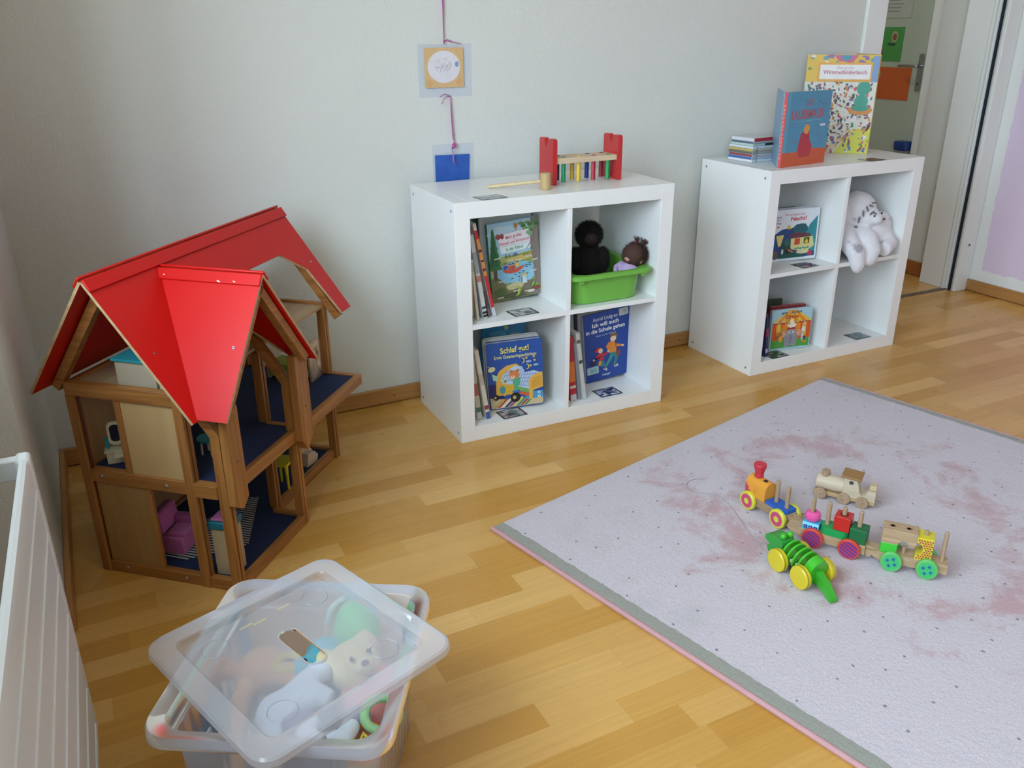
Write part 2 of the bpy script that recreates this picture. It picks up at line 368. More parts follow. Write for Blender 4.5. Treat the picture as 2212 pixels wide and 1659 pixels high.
    def split(s, name, parent=None, **k):
        """one object per connected piece"""
        n = len(s.v); par = list(range(n))
        def find(a):
            while par[a] != a: par[a] = par[par[a]]; a = par[a]
            return a
        key = {}
        for i, q in enumerate(s.v):
            kk = (round(q[0], 6), round(q[1], 6), round(q[2], 6))
            if kk in key: par[find(i)] = find(key[kk])
            else: key[kk] = i
        for f in s.f:
            for i in f[1:]: par[find(i)] = find(f[0])
        gr = {}
        for f, m in zip(s.f, s.mi): gr.setdefault(find(f[0]), []).append((f, m))
        out = []
        for g in gr.values():
            b = MB(); ids = sorted({i for f, _ in g for i in f}); mp = {a: c for c, a in enumerate(ids)}
            b.v = [s.v[i] for i in ids]; b.f = [tuple(mp[i] for i in f) for f, _ in g]; ms = []
            for _, m in g:
                if m not in ms: ms.append(m)
            b.mats = [s.mats[m] for m in ms]; b.mi = [ms.index(m) for _, m in g]
            out.append(b.build(name, parent, **k))
        return out
    def build(s, name, parent=None, bev=0., label=None, remesh=0., smooth=8, ang=35, flatshade=False, sub=0):
        me = bpy.data.meshes.new(name); me.from_pydata([tuple(q) for q in s.v], [], s.f)
        for m in s.mats: me.materials.append(m)
        me.polygons.foreach_set('material_index', s.mi); me.update()
        o = bpy.data.objects.new(name, me); COL.objects.link(o)
        if parent: o.parent = parent
        if not flatshade:
            me.polygons.foreach_set('use_smooth', [True]*len(me.polygons))
            if not remesh: me.set_sharp_from_angle(angle=radians(ang))
        if remesh:
            r = o.modifiers.new('remesh', 'REMESH'); r.mode = 'VOXEL'; r.voxel_size = remesh; r.use_smooth_shade = True
            q = o.modifiers.new('smooth', 'SMOOTH'); q.factor = .5; q.iterations = smooth
        if bev:
            b = o.modifiers.new('bevel', 'BEVEL'); b.width = bev; b.segments = 2; b.limit_method = 'ANGLE'; b.angle_limit = radians(40); b.harden_normals = False
        if label: o['label'] = label
        return o

def thing(name, label, cat, loc=(0, 0, 0), rz=0, group=None, M=None):
    o = bpy.data.objects.new(name, None); COL.objects.link(o); o.empty_display_size = .05
    if M is not None: o.matrix_world = M
    else: o.location = loc; o.rotation_euler = (0, 0, rz)
    o['label'] = label; o['category'] = cat
    if group: o['group'] = group
    return o
def tag(o, label, cat, group=None, kind=None):
    o['label'] = label; o['category'] = cat
    if group: o['group'] = group
    if kind: o['kind'] = kind
    return o
def struct(o): o['kind'] = 'structure'; return o

# ------------------------------------------------------------------ shared materials
WHITE = P('#f1f1ee', .32, .02, 6)
TRIM = P('#ecefec', .4, .02, 6)
BEECHX = WOOD('#b98f5c', '#cfa872', 'x'); BEECHY = WOOD('#b98f5c', '#cfa872', 'y')
PALEX = WOOD('#cdb394', '#dcc6a8', 'x', .55); PALEY = WOOD('#cdb394', '#dcc6a8', 'y', .55); PALEZ = WOOD('#cdb394', '#dcc6a8', 'z', .55)
STEEL = P('#b8bcc0', .25, .03, 20, metal=1.)
BLACK = P('#14141a', .5)
FLOOR = mat_floor()
WALL, _, _, _ = mat_wall('white_woodchip_plaster', '#dcded8')
LILAC = mat_lilac_wall()
# ------------------------------------------------------------------ the room
def simple(name, boxes, mat, bev=0., tex=None):
    b = MB()
    for q in boxes: b.box(*q, mat)
    return struct(b.build(name, bev=bev))
simple('floor', [(-1.75, 3.3, -5.4, 0, -.1, 0), (1.3, 3.3, 0, 3.2, -.1, 0)], FLOOR)
simple('ceiling', [(-1.75, 3.3, -5.4, 3.2, 2.5, 2.6)], P('#dcd8cc', .9))
simple('wall_back', [(-1.5, 2.16, 0, .19, 0, 2.5), (2.16, 2.965, 0, .19, 2.04, 2.5), (2.965, 3.3, 0, .19, 0, 2.5)], WALL)
# left wall: full-height window recess with the radiator in it
NX = -1.37
simple('wall_left', [(-1.68, -1.19, -.91, 0, 0, 2.5), (-1.68, NX, -2.72, -.91, 0, .86), (-1.68, NX, -2.72, -.91, 2.34, 2.5),
                     (-1.68, NX, -1.04, -.91, .86, 2.34), (-1.68, NX, -2.72, -2.62, .86, 2.34),
                     (-1.68, -1.19, -3.05, -2.72, 0, 2.5), (-1.55, -1.19, -4.85, -3.05, 0, .80), (-1.55, -1.19, -4.85, -3.05, 2.34, 2.5), (-1.55, -1.19, -5.4, -4.85, 0, 2.5)], WALL)
simple('wall_right', [(3.05, 3.3, -5.4, 0, 0, 2.5)], LILAC)
simple('wall_front', [(-1.55, 3.3, -5.45, -5.3, 0, 2.5)], P('#7d684c', .8))
for k, (y0, y1) in enumerate(((-2.62, -1.04), (-4.85, -3.05))):
    w = bpy.data.objects.new('window_%d' % (k+1), None); COL.objects.link(w); struct(w)
    b = MB(); x0, x1 = (-1.66, -1.60) if k == 0 else (-1.50, -1.44); zs = .86 if k == 0 else .80
    for q in ((y0, y0+.05, zs, 2.34), (y1-.05, y1, zs, 2.34), (y0, y1, zs, zs+.06), (y0, y1, 2.28, 2.34), ((y0+y1)/2-.035, (y0+y1)/2+.035, zs, 2.34)):
        b.box(x0, x1, q[0], q[1], q[2], q[3], TRIM)
    b.build('window_frame', w, bev=.004)
    b = MB(); b.box(x1+.002, (-1.24 if k == 0 else -1.18), y0-.04, y1+.04, zs-.025, zs, TRIM); b.build('window_sill', w, bev=.004)
# skirting boards
BBM = WOOD('#a67440', '#bd8c52', 'x', .4); BBY = WOOD('#a67440', '#bd8c52', 'y', .4)
def skirting(name, x0, x1, y0, y1, mat, h=.06):
    b = MB(); b.box(x0, x1, y0, y1, .003, h, mat); return struct(b.build(name, bev=.003))
skirting('baseboard_back', -1.19, 2.055, -.015, 0, BBM)
skirting('baseboard_left', -1.19, -1.175, -.91, -.015, BBY)
skirting('baseboard_right', 3.035, 3.05, -5.3, -.017, BBY)
b = MB(); b.cyl((-.09, -.0155, .03), (-.09, -.0145, .03), .003, .003, P('#4a3018')); b.cyl((1.2, -.0155, .03), (1.2, -.0145, .03), .003, .003, P('#4a3018')); o = b.split('screw_hole', bpy.data.objects['baseboard_back'])
# doorway to the hall
d = bpy.data.objects.new('door_1', None); COL.objects.link(d); struct(d)
b = MB(); b.box(2.052, 2.165, -.018, 0, 0, 2.14, TRIM); b.box(2.952, 3.047, -.018, 0, 0, 2.14, TRIM); b.box(2.165, 2.952, -.018, 0, 2.04, 2.14, TRIM)
b.build('casing', d, bev=.003)
b = MB(); b.box(2.155, 2.18, 0, .2, 0, 2.05, TRIM); b.box(2.962, 2.99, .035, .205, 0, 2.05, TRIM); b.box(2.948, 2.965, .045, .06, 0, 2.05, TRIM); b.box(2.18, 2.95, 0, .2, 2.03, 2.05, TRIM)
b.build('jamb', d, bev=.002)
b = MB(); b.box(2.9515, 2.962, .012, .022, 0, 2.05, P('#1c2233', .6)); b.build('door_seal', d)
b = MB(); b.cyl((2.998, -.021, .24), (2.998, -.0175, .24), .006, .006, P('#5a5f68', .4)); b.build('cable_clip', d)
b = MB(); b.box(2.18, 2.965, .035, .062, 0, .004, P('#6b6258', .35, metal=.4)); struct(b.build('trim_1', bev=.001))
# hall beyond the doorway
simple('wall_hall_right', [(3.05, 3.12, .19, .41, 0, 2.5), (3.12, 3.3, .19, 3.2, 0, 2.5)], WALL)
simple('wall_hall_left', [(1.3, 1.45, .19, 3.2, 0, 2.5)], WALL)
simple('wall_hall_end', [(1.3, 3.3, 3.1, 3.2, 0, 2.5)], WALL)
b = MB(); b.box(3.036, 3.05, .205, .395, .003, .078, WOOD('#9a5a2a', '#b06c36', 'y', .4)); struct(b.build('baseboard_hall', bev=.003))
d2 = bpy.data.objects.new('door_2', None); COL.objects.link(d2); struct(d2)
b = MB(); b.box(3.09, 3.12, .412, .50, 0, 2.12, TRIM); b.box(3.05, 3.12, .405, .418, 0, 2.12, TRIM); b.box(3.09, 3.12, 1.36, 1.45, 0, 2.12, TRIM); b.box(3.09, 3.12, .50, 1.36, 2.02, 2.12, TRIM); b.build('casing', d2, bev=.004)
b = MB(); b.box(3.105, 3.12, .503, 1.357, .004, 2.018, P('#b3c0b0', .5, .02, 4)); b.build('door_leaf', d2, bev=.002)
b = MB(); b.prism(rounded(.03, .19, .012, 4), 0, .003, STEEL, frame((3.102, .545, .945), (0, -1, 0), (0, 0, 1)))
b.cyl((3.10, .53, 1.075), (3.06, .53, 1.075), .008, .008, STEEL); b.tube([(3.06, .525, 1.075), (3.06, .58, 1.075), (3.063, .64, 1.073)], [.008, .008, .006], STEEL, 10)
b.box(3.0985, 3.0995, .527, .533, .975, .99, BLACK); b.build('door_handle', d2)

# notices on the hall door
def sheet(name, label, y0, y1, z0, z1, mat, extra=None, x=3.1035):
    b = MB(); b.box(x-.0008, x+.0008, y0, y1, z0, z1, mat)
    if extra: extra(b, x-.0012)
    return tag(b.build(name), label, 'paper')
def green_art(b, x):
    M = frame((x, .86, 1.092), (0, -1, 0), (0, 0, 1))
    dk = P('#6e3a30', .7); ra = P('#8b5a48', .7); bk = P('#23402a', .7)
    b.flat(ngon(.05, .045, .021, .026), 0, ra, M); b.flat(ngon(.05, .045, .014, .018), .0002, dk, M)
    b.flat(ngon(.135, .125, .021, .028), 0, P('#a8b28c', .7), M); b.flat(ngon(.135, .123, .014, .018), .0002, ra, M)
    b.text('Spiel', M @ T(.03, .085, .0002), .02, bk, .03); b.text('raum', M @ T(.12, .08, .0002), .024, bk, .04)
sheet('paper_notice', 'green paper notice with two round brown pictures on the hall door, above the orange sheet', .668, .86, 1.092, 1.265, P('#4d9a4d', .7), green_art)
def or_art(b, x):
    M = frame((x, .83, .895), (0, -1, 0), (0, 0, 1)); b.flat(ngon(.025, .128, .022, .026), 0, P('#a2a79b', .6), M)
sheet('paper_notice', 'orange paper sheet with a grey dot on the hall door, below the green notice', .583, .83, .895, 1.062, P('#c9622c', .7, .1, 40), or_art)
def wh_art(b, x):
    M = frame((x, .84, 1.31), (0, -1, 0), (0, 0, 1))
    for i in range(6): b.flat([(.02, .03+.018*i), (.12+.01*(i % 3), .03+.018*i), (.12+.01*(i % 3), .036+.018*i), (.02, .036+.018*i)], 0, P('#8f9a94', .7), M)
sheet('paper_notice', 'pale grey-white printed sheet at the top of the hall door, over the green notice', .64, .84, 1.31, 1.44, P('#b4bdb2', .7), wh_art)
b = MB(); b.box(3.05, 3.1035, .505, .575, .642, .69, P('#1c3f86', .4)); b.box(3.045, 3.05, .53, .575, .655, .69, P('#1c3f86', .4)); b.box(3.05, 3.1035, .505, .57, .628, .641, P('#7f8584', .4))
tag(b.build('wall_box', bev=.003), 'small dark blue plastic box with a grey foot fixed low on the hall door', 'box')

# ------------------------------------------------------------------ radiator in the window recess
rad = thing('radiator', 'white ribbed panel radiator in the recess under the window, at the left edge', 'radiator')
RW = P('#e3e6e6', .35, .02, 5)
xf, ye, zb, zt = -1.137, -1.385, .115, .668
rad.matrix_world = T(xf, ye, 0) @ R('Z', -1.6) @ T(-xf, -ye, 0)
b = MB()
prof = [(xf-.016, zb), (xf, zb)]
z = .612-.0775*6
while z < zt-.04:
    prof += [(xf, z-.002), (xf+.0022, z-.0006), (xf+.0022, z+.0006), (xf, z+.002)]; z += .0775
prof += [(xf, zt-.012), (xf-.003, zt-.003), (xf-.008, zt), (xf-.013, zt-.001)]
prof += [(xf-.016, zt-.01)]
b.prism([(x, z) for x, z in prof], -2.66, ye-.032, RW, Matrix(((1, 0, 0, 0), (0, 0, 1, 0), (0, 1, 0, 0), (0, 0, 0, 1))))
b.build('front_panel', rad)
b = MB(); b.box(xf-.02, xf+.0008, ye-.034, ye, zb, zt, RW); b.build('edge_strip', rad, bev=.006)
b = MB(); b.box(xf-.125, xf-.108, -2.66, ye-.01, zb, zt-.01, RW); b.build('rear_panel', rad, bev=.004)
b = MB()
b.box(xf-.115, xf-.012, ye-.028, ye-.008, zt-.035, zt-.002, RW); b.box(xf-.115, xf-.012, ye-.028, ye-.008, zb+.01, zb+.05, RW)
for y in (-1.6, -2.1, -2.5): b.box(NX, xf-.11, y-.015, y+.015, .2, .6, RW)
b.split('bracket', rad, bev=.002)
b = MB(); b.cyl((xf-.09, ye+.0, .62), (xf-.09, ye-.03, .62), .012, .012, P('#6e4f45', .5)); b.build('vent_plug', rad, label='small brown plug at the top corner')
b = MB(); b.tube([(xf-.07, ye-.06, zb+.02), (xf-.07, ye-.06, .0)], .009, RW, 10); b.build('pipe', rad)

# ------------------------------------------------------------------ rug
RUGZ = .012
ang = atan2(-.585+.963, 1.464+.148)
rug = thing('rug', 'large pale pink pile rug with grey dots and grey end bands under the wooden toys', 'rug', (-.148, -.963, 0), ang)
# local x 0..1.655 along the wall side, local y 0..-1.95 into the room
L1, L2 = 1.655, 1.95
b = MB()
nx, ny = 100, 118
vs = []; rnd = random.Random(3)
for j in range(ny+1):
    for i in range(nx+1):
        e = min(i, nx-i, j, ny-j)
        vs.append((L1*i/nx, -L2*j/ny, (.0125+rnd.uniform(-.0009, .0009)) if e > 0 else .009))
fs = [(j*(nx+1)+i, (j+1)*(nx+1)+i, (j+1)*(nx+1)+i+1, j*(nx+1)+i+1) for j in range(ny) for i in range(nx)]
b.add(vs, fs, mat_rug())
b.build('pile', rug, ang=180)
b = MB(); b.box(0, L1, -L2, 0, .0005, .0088, P('#a8a39c', .9)); b.build('backing', rug)
PK = P('#c8989a', .7, .1, 60, .3, 300)
b = MB(); b.tube([(-.003, 0, .007), (-.003, -L2, .007)], .0065, PK, 10); b.tube([(L1+.002, 0, .006), (L1+.002, -L2, .006)], .005, PK, 10); b.split('edge_binding', rug, label='pink edge binding')
# ------------------------------------------------------------------ cube shelves
S1 = T(0, -.0496, 0) @ Matrix.Rotation(-.0234, 4, 'Z')
S2 = T(1.2344, -.0346, 0) @ Matrix.Rotation(-.0065, 4, 'Z')
def shelf(M, label):
    t = thing('cube_shelf', label, 'shelf', M=M)
    W_, D_, H_, K = .79, .39, .79, .05
    for x in (0, W_-K):
        b = MB(); b.box(x, x+K, -D_, 0, 0, H_, WHITE); sp = b.build('side_panel', t, bev=.0008)
        xx = -.0004 if x == 0 else W_+.0004; s = -1 if x == 0 else 1
        for y, z in ((-.028, .762), (-.362, .762), (-.028, .028), (-.362, .028)):
            b = MB(); b.cyl((xx, y, z), (xx-s*.001, y, z), .0048, .0048, P('#7f8b95', .4), 14); b.build('screw_cap', sp)
    b = MB(); b.box(K+.0004, W_-K-.0004, -D_, 0, H_-K, H_, WHITE); b.build('top_panel', t, bev=.0008)
    b = MB(); b.box(K+.0004, W_-K-.0004, -D_, 0, 0, K, WHITE); b.build('bottom_panel', t, bev=.0008)
    b = MB(); b.box(K+.0004, W_-K-.0004, -D_+.001, 0, .387, .403, WHITE); b.build('middle_board', t, bev=.0006)
    for z0, z1 in ((K+.0003, .3867), (.4033, H_-K-.0003)):
        b = MB(); b.box(.387, .403, -D_+.001, 0, z0, z1, WHITE); b.build('divider', t, bev=.0006)
    return t
shelf(S1, 'white four-cube shelf with the peg bench on top, beside the red-roofed dollhouse')
shelf(S2, 'white four-cube shelf next to the doorway, with the white plush inside')

# ------------------------------------------------------------------ books
class Cov:
    """pictures and lettering printed on a cover; units are centimetres from the lower left corner"""
    def __init__(s, mb, M): s.b = mb; s.M = M; s.k = 0
    def _z(s): s.k += 1; return s.k*.00005
    def poly(s, pts, c, r=.35): s.b.flat([(x*.01, y*.01) for x, y in pts], s._z(), P(c, r, .06, 60), s.M)
    def rect(s, x, y, w, h, c, rot=0): s.poly(xform([(-w/2, -h/2), (w/2, -h/2), (w/2, h/2), (-w/2, h/2)], x+w/2, y+h/2, rot), c)
    def ell(s, x, y, rx, ry, c, n=18, rot=0): s.poly(xform(ngon(0, 0, rx, ry, n), x, y, rot), c)
    def line(s, x0, y0, x1, y1, w, c):
        d = hypot(x1-x0, y1-y0); nx, ny = -(y1-y0)/d*w/2, (x1-x0)/d*w/2
        s.poly([(x0-nx, y0-ny), (x1-nx, y1-ny), (x1+nx, y1+ny), (x0+nx, y0+ny)], c)
    def text(s, st, x, y, size, c, bold=.0, sx=1., rot=0, center=True, wd=None):
        if wd: sx = wd/(text_mesh(st, bold)[3]*size*1.35)
        s.b.text(st, s.M @ T(x*.01, y*.01, s._z()) @ R('Z', rot), size*.01*1.35, P(c, .35, .03, 60), bold, center, sx)
def tree(cv, x, y, w, h, c, n=5):
    pts = []
    for i in range(n): k = 1-i/n; pts += [(x+w/2*k, y+h*i/n), (x+w/2*k*.62, y+h*(i+.75)/n)]
    pts.append((x, y+h)); pts += [(2*x-a, q) for a, q in reversed(pts[:-1])]
    cv.poly(pts, c)
def blob(cv, x, y, rx, ry, c, seed=1, n=22, j=.18):
    r = random.Random(seed); cv.poly([(x+rx*cos(2*pi*i/n)*(1+r.uniform(-j, j)), y+ry*sin(2*pi*i/n)*(1+r.uniform(-j, j))) for i in range(n)], c)

def book(name, label, w, h, t, M, cover, art=None, spine=None, group=None, rad=.001, page='#d9d3c2', spart=None, back=None):
    """book: x across the cover from the spine, -y out of the front cover, z up"""
    o = thing(name, label, 'book', M=M, group=group)
    c = P(cover, .4, .05, 40); sc_ = P(spine or cover, .4, .05, 40); bk = P(back or cover, .4, .05, 40)
    XZ = Matrix(((1, 0, 0, 0), (0, 0, -1, 0), (0, 1, 0, 0), (0, 0, 0, 1)))     # x,y,z -> x, -z, y
    b = MB(); bt = min(.0022, t*.16)
    pr = rounded(w, h, max(rad, .0005), 4)
    b.prism(pr, t-bt, t, c, XZ); b.prism(pr, 0, bt, bk, XZ)
    b.box(-.0012, .0012, -t+.0002, -.0002, rad*.5, h-rad*.5, sc_)
    if art: cv = Cov(b, XZ @ T(0, 0, t)); art(cv)
    if spart: spart(b, t, h)
    b.build('cover', o, ang=30)
    b = MB(); b.box(.0016, w-.003-rad*.3, -t+bt, -bt, .0025, h-.0025, P(page, .8, .05, 300)); b.build('pages', o)
    return o
def SL(S, a, b_, z, rz=0, lean=0, tilt=0, back=0):
    """place at shelf coordinates: lean = top to the left (deg, in the shelf front plane), back = top backwards"""
    return S @ T(a, -b_, z) @ R('Y', -lean) @ R('Z', rz) @ R('X', -back)

def art_nature(cv):
    w, h = 18.5, 27
    cv.rect(0, 0, w, h, '#a3c6d8')
    blob(cv, 9, 23.5, 8.5, 2.2, '#b9d3df', 5)
    cv.poly([(0, 14.6), (5, 15.4), (11, 15.6), (w, 16.2), (w, 4), (0, 4)], '#a9a965')
    cv.poly([(6, 15.0), (w, 16.0), (w, 12.6), (7, 13.2)], '#cdb568'); cv.poly([(5, 15.0), (w, 15.8), (w, 15.2), (6, 14.5)], '#8b9a4e')
    cv.poly([(2, 13.4), (9, 12.9), (w, 13.6), (w, 5), (0, 5)], '#8f9a55')
    blob(cv, 9, 9.6, 8.0, 3.5, '#86bcd6', 3); blob(cv, 11.5, 7.9, 4.6, 2.7, '#8fc3db', 6)
    cv.poly([(0, 0), (w, 0), (w, 4), (15, 5.5), (10, 3.9), (6, 4.6), (3, 8.2), (0, 8.6)], '#75744f')
    blob(cv, 8.6, 4.5, 3.6, 1.2, '#cdbf8c', 8); blob(cv, 3, 3.2, 2.6, 1.8, '#5d6a3c', 9); blob(cv, 9, 1.4, 5, 1.2, '#57593d', 10)
    blob(cv, 14.5, 3.2, 3.4, 2.4, '#7d6f58', 12)
    cv.poly([(14.9, 0), (16.2, 6), (15.9, 14), (15.5, 20), (16, 27), (w, 27), (w, 0)], '#87796f')
    for i in range(9): cv.line(16.2+.25*(i % 4), 1.5+2.6*i, 16.6+.3*(i % 3), 3.4+2.6*i, .13, '#6a5d55')
    cv.line(15.9, 18.2, 13.2, 17.2, .25, '#6a5d55')
    cv.rect(1.1, 7.8, 1.25, 6, '#5c4634'); tree(cv, 1.9, 11.2, 5.2, 14.2, '#3a7443', 6); tree(cv, 1.5, 12.6, 3.6, 12.4, '#2c6238', 6)
    for i in range(8): blob(cv, 12.4+i*.8, 25.6-(i % 3)*.9, .95, .6, ('#5a8a4a', '#456f3c', '#74a05a')[i % 3], i, 10, .35)
    for i in range(4): blob(cv, 13.6+i*.7, 23.4-(i % 2)*.6, .8, .5, ('#6c9a56', '#4a7a42')[i % 2], i+20, 9, .35)
    cv.poly([(3.4, 23.0), (15.2, 23.4), (15.4, 19.1), (3.9, 18.8)], '#e8dfe3'); cv.poly([(3.9, 18.7), (15.4, 19.0), (15.2, 16.8), (4.2, 16.5)], '#dfe8e6')
    cv.text('Mein großes', 9.4, 21.3, 1.25, '#c2484c', .012, rot=4, wd=5.9); cv.text('Wimmel- und Wörterbuch', 9.5, 19.5, 1.15, '#c2484c', .012, rot=3, wd=11.2)
    cv.text('In der Natur', 9.5, 17.2, 1.3, '#2f7552', .012, rot=3, wd=6.5)
    for s_ in (-1, 1): blob(cv, 4.3+s_*.7, 22.4, .85, .95, '#9c4a4a', 3, 10, .2)
    cv.ell(10.3, 25.2, .75, .95, '#d98a4a'); cv.ell(10.15, 25.2, .25, .95, '#5b8f5c'); cv.ell(10.7, 25.2, .2, .85, '#c24f42'); cv.rect(10.1, 23.7, .4, .35, '#7a5a3a')
    cv.poly([(15.9, 19.6), (16.6, 19.9), (14.2, 17.0), (13.6, 16.6)], '#a0524a'); blob(cv, 15.2, 22, 1.0, .9, '#86a880', 30, 10, .35)
    tree(cv, 6, 15.0, .9, 1.2, '#3c5f47', 3); tree(cv, 7.3, 15.0, .8, 1.1, '#3c5f47', 3); tree(cv, 15.6, 16.2, .8, 1.2, '#3f6a48', 3)
    cv.poly([(8.2, 14.9), (10.4, 15.1), (10.2, 15.7), (9.6, 16.2), (8.9, 15.7)], '#5b6a86')
    for i in range(5): cv.line(12.6+i*.75, 14.3, 12.6+i*.75, 15.3, .22, '#6e5b3c')
    cv.poly([(4.2, 11.4), (5.0, 9.9), (7.5, 9.2), (10, 9.4), (11.8, 10.3), (12.7, 11.2), (11.7, 11.2), (9.5, 10.5), (6, 10.5)], '#cf4f3c')
    for x_, y_, c in ((5.4, 11.7, '#3f5aa0'), (7.0, 11.3, '#c05a4a'), (8.3, 11.3, '#b84c46'), (9.9, 11.8, '#e0b84a')): cv.ell(x_, y_, .75, .85, c); cv.ell(x_, y_+.95, .4, .45, '#d8a98a'); cv.ell(x_, y_+1.2, .4, .25, '#5a4230')
    for i in range(7): cv.ell(7.6+((i*37) % 50)*.12, 7.4+((i*17) % 20)*.11, .42, .17, '#44545c')
    for i in range(4): cv.ell(13.3+(i % 2)*1.2, 10.6+i*.35, .5, .2, '#39585c')
    cv.ell(12.2, 7.6, .85, .75, '#e0c8a0'); cv.ell(12.2, 8.2, 1.0, .4, '#c7b26e'); cv.poly([(11.5, 6.9), (12.9, 6.9), (13.2, 5.0), (11.3, 5.0)], '#c9d6dc'); cv.ell(10.7, 6.3, .45, .55, '#5b6470'); cv.ell(10.7, 6.3, .28, .38, '#c3dbe4')
    for i in range(6): cv.poly(xform([(0, 0), (1.5, .45), (2.6, 0), (1.5, -.35)], 8.2+i*.55, .9+.3*i, .5+i*.35), ('#b5c24c', '#9db33f')[i % 2])
    for i in range(4): cv.poly(xform([(0, 0), (1.4, .6), (2.4, 0), (1.3, -.5)], 14.6+.8*i, 3.0+i*.2, 1.0-.7*i), '#7fb04a')
    blob(cv, 16.6, 2.6, 1.6, .9, '#8a4438', 40, 12, .3); cv.ell(14.4, 1.8, 1.4, .5, '#dcd6c4')
    for x_, y_ in ((1.5, 15.0), (2.5, 25.4), (13, 26.2), (6.1, 13.6), (9.3, 13.3), (13, 14.0), (15.4, 12.4), (14.6, 8.6), (2.4, 6.9), (6.1, 5.0), (1.6, 1.3), (7.6, 2.7), (12.0, 1.9)):
        cv.rect(x_, y_, 2.2, .42, '#e4e2d6'); cv.rect(x_+.2, y_+.14, 1.8, .12, '#8a8a80')

def art_goodnight(cv):
    w, h = 19.5, 24.5
    cv.poly(rounded(w, h, 1.0), '#2552a0'); cv.poly([(0.2, .9), (.2, 9.5), (5.5, 9.5), (5.5, .9)], '#282b68')
    cv.poly([(.8, .3), (18.9, .3), (19.2, 1.2), (19.2, 4.2), (11, 3.0), (6, 3.4), (.5, 4.5)], '#cdb98c')
    for i, c in enumerate(('#c9a24a', '#b34c44', '#e8e0cc', '#3b3464', '#8b4c94', '#e0d060', '#3f8b7c', '#a03c40', '#4b8a5c')):
        x_ = 1.4+i*1.35; cv.poly([(x_, .5), (x_+.9, .5), (x_+4.2, 3.6), (x_+3.4, 3.8)], c)
    cv.rect(13.2, 2.6, 5.9, 2.6, '#4a9cc8')
    # bed
    cv.poly([(2.7, 5.2), (3.0, 12), (4.2, 14.2), (6.8, 15.9), (10.2, 16.3), (11.2, 15.4), (9.8, 12), (9.5, 5)], '#dfae4c')
    cv.poly([(4.4, 10.5), (5.5, 12.8), (9.6, 15.6), (12.1, 15.0), (13, 13.2), (10.2, 9.4), (6.5, 8.6)], '#b8cde4')
    for i in range(6): cv.line(4.8+i*1.1, 10.2, 7.2+i*1.0, 14.2, .13, '#5377b6')
    for i in range(3): cv.line(5.0+i*.8, 11.3+i*1.2, 9.9+i*.5, 9.7+i*1.7, .13, '#5377b6')
    cv.poly([(9.4, 8.6), (12.0, 12.6), (16.2, 13.0), (19.0, 11.8), (14.6, 9.6), (14.2, 6.0), (10.6, 7.0)], '#bdd0ea')
    for i in range(7): cv.line(10.2+i*.95, 7.4+i*.15, 12.2+i*.95, 12.7-i*.1, .13, '#4a6cb8')
    for i in range(4): cv.line(9.8+i*.8, 8.6+i*1.1, 15.0+i*1.2, 7.2+i*1.5, .13, '#4a6cb8')
    cv.poly([(9.3, 8.2), (14.2, 6.4), (14.2, 5.0), (9.6, 6.4)], '#6fae62'); cv.poly([(9.8, 6.3), (14.2, 4.9), (14.2, 3.6), (11, 4.8)], '#d8623c')
    cv.poly([(14.2, 2.4), (14.2, 9.6), (15.4, 11.0), (18.2, 12.1), (19.2, 12.2), (19.2, 6.6), (15.6, 5.6), (15.4, 2.4)], '#e2b253')
    cv.poly([(15.1, 6.4), (15.1, 9.0), (16.6, 10.3), (18.8, 11.0), (18.8, 7.2)], '#d6a040')
    # sleeper, a plain orange bear cub
    cv.ell(9.3, 12.2, 1.7, 1.6, '#d8824a'); cv.ell(10.6, 13.7, .55, .5, '#c86a38'); cv.ell(8.3, 13.6, .5, .5, '#c86a38'); cv.ell(8.8, 11.5, .8, .6, '#eec9a0'); cv.ell(8.7, 11.8, .18, .14, '#3a2420')
    cv.poly([(8.6, 10.6), (11.6, 11.2), (11.0, 8.2), (9.0, 7.6)], '#4fae8c'); cv.rect(5.0, 9.4, 2.0, 1.8, '#d8d2b4', .3); cv.rect(5.5, 9.8, 1.1, 1.0, '#6f9088', .3)
    # tricycle
    cv.poly([(2.6, 6.6), (5.0, 9.4), (9.0, 8.6), (9.2, 6.6), (5.6, 4.8)], '#d8ac3c'); cv.ell(5.0, 7.2, 1.0, 1.5, '#4a8f96')
    for x_, y_, r in ((2.6, 4.6, 1.05), (9.3, 3.9, 1.75)): cv.ell(x_, y_, r, r*1.05, '#23242c'); cv.ell(x_-.3, y_, r*.35, r*.4, '#c9b45c')
    cv.poly([(8.2, 6.4), (10.9, 6.6), (11.1, 5.2), (10.2, 5.7), (8.8, 5.6)], '#3474c0'); cv.rect(9.0, 6.4, .45, 2.8, '#4fae8c')
    # lamp, stars, moons, clouds
    cv.ell(1.6, 15.2, 1.3, .95, '#ded6a8', rot=.3); cv.line(.3, 16.4, 1.0, 16.2, .2, '#c9c6b4'); cv.poly([(1.6, 13.6), (3.6, 12.4), (3.4, 10.6), (1.9, 11.2)], '#a8c9b8')
    for x_, y_, r in ((13.8, 18.0, .6), (16.4, 18.2, .6), (16.6, 16.8, .55), (15.2, 15.0, .6)): cv.poly(star(x_, y_, r), '#e6c95c')
    for x_, y_ in ((12.4, 17.2), (13.9, 14.8)):
        pts = [(x_+.8*cos(a), y_+1.0*sin(a)) for a in [radians(q) for q in range(-110, 111, 20)]]+[(x_-.1+.55*cos(a), y_+.75*sin(a)) for a in [radians(q) for q in range(100, -101, -20)]]
        cv.poly(pts, '#e8cf6a')
    cv.ell(14.5, 16.6, 1.0, .45, '#8fb0dc'); cv.ell(17.0, 15.1, .95, .4, '#9dbbe0')
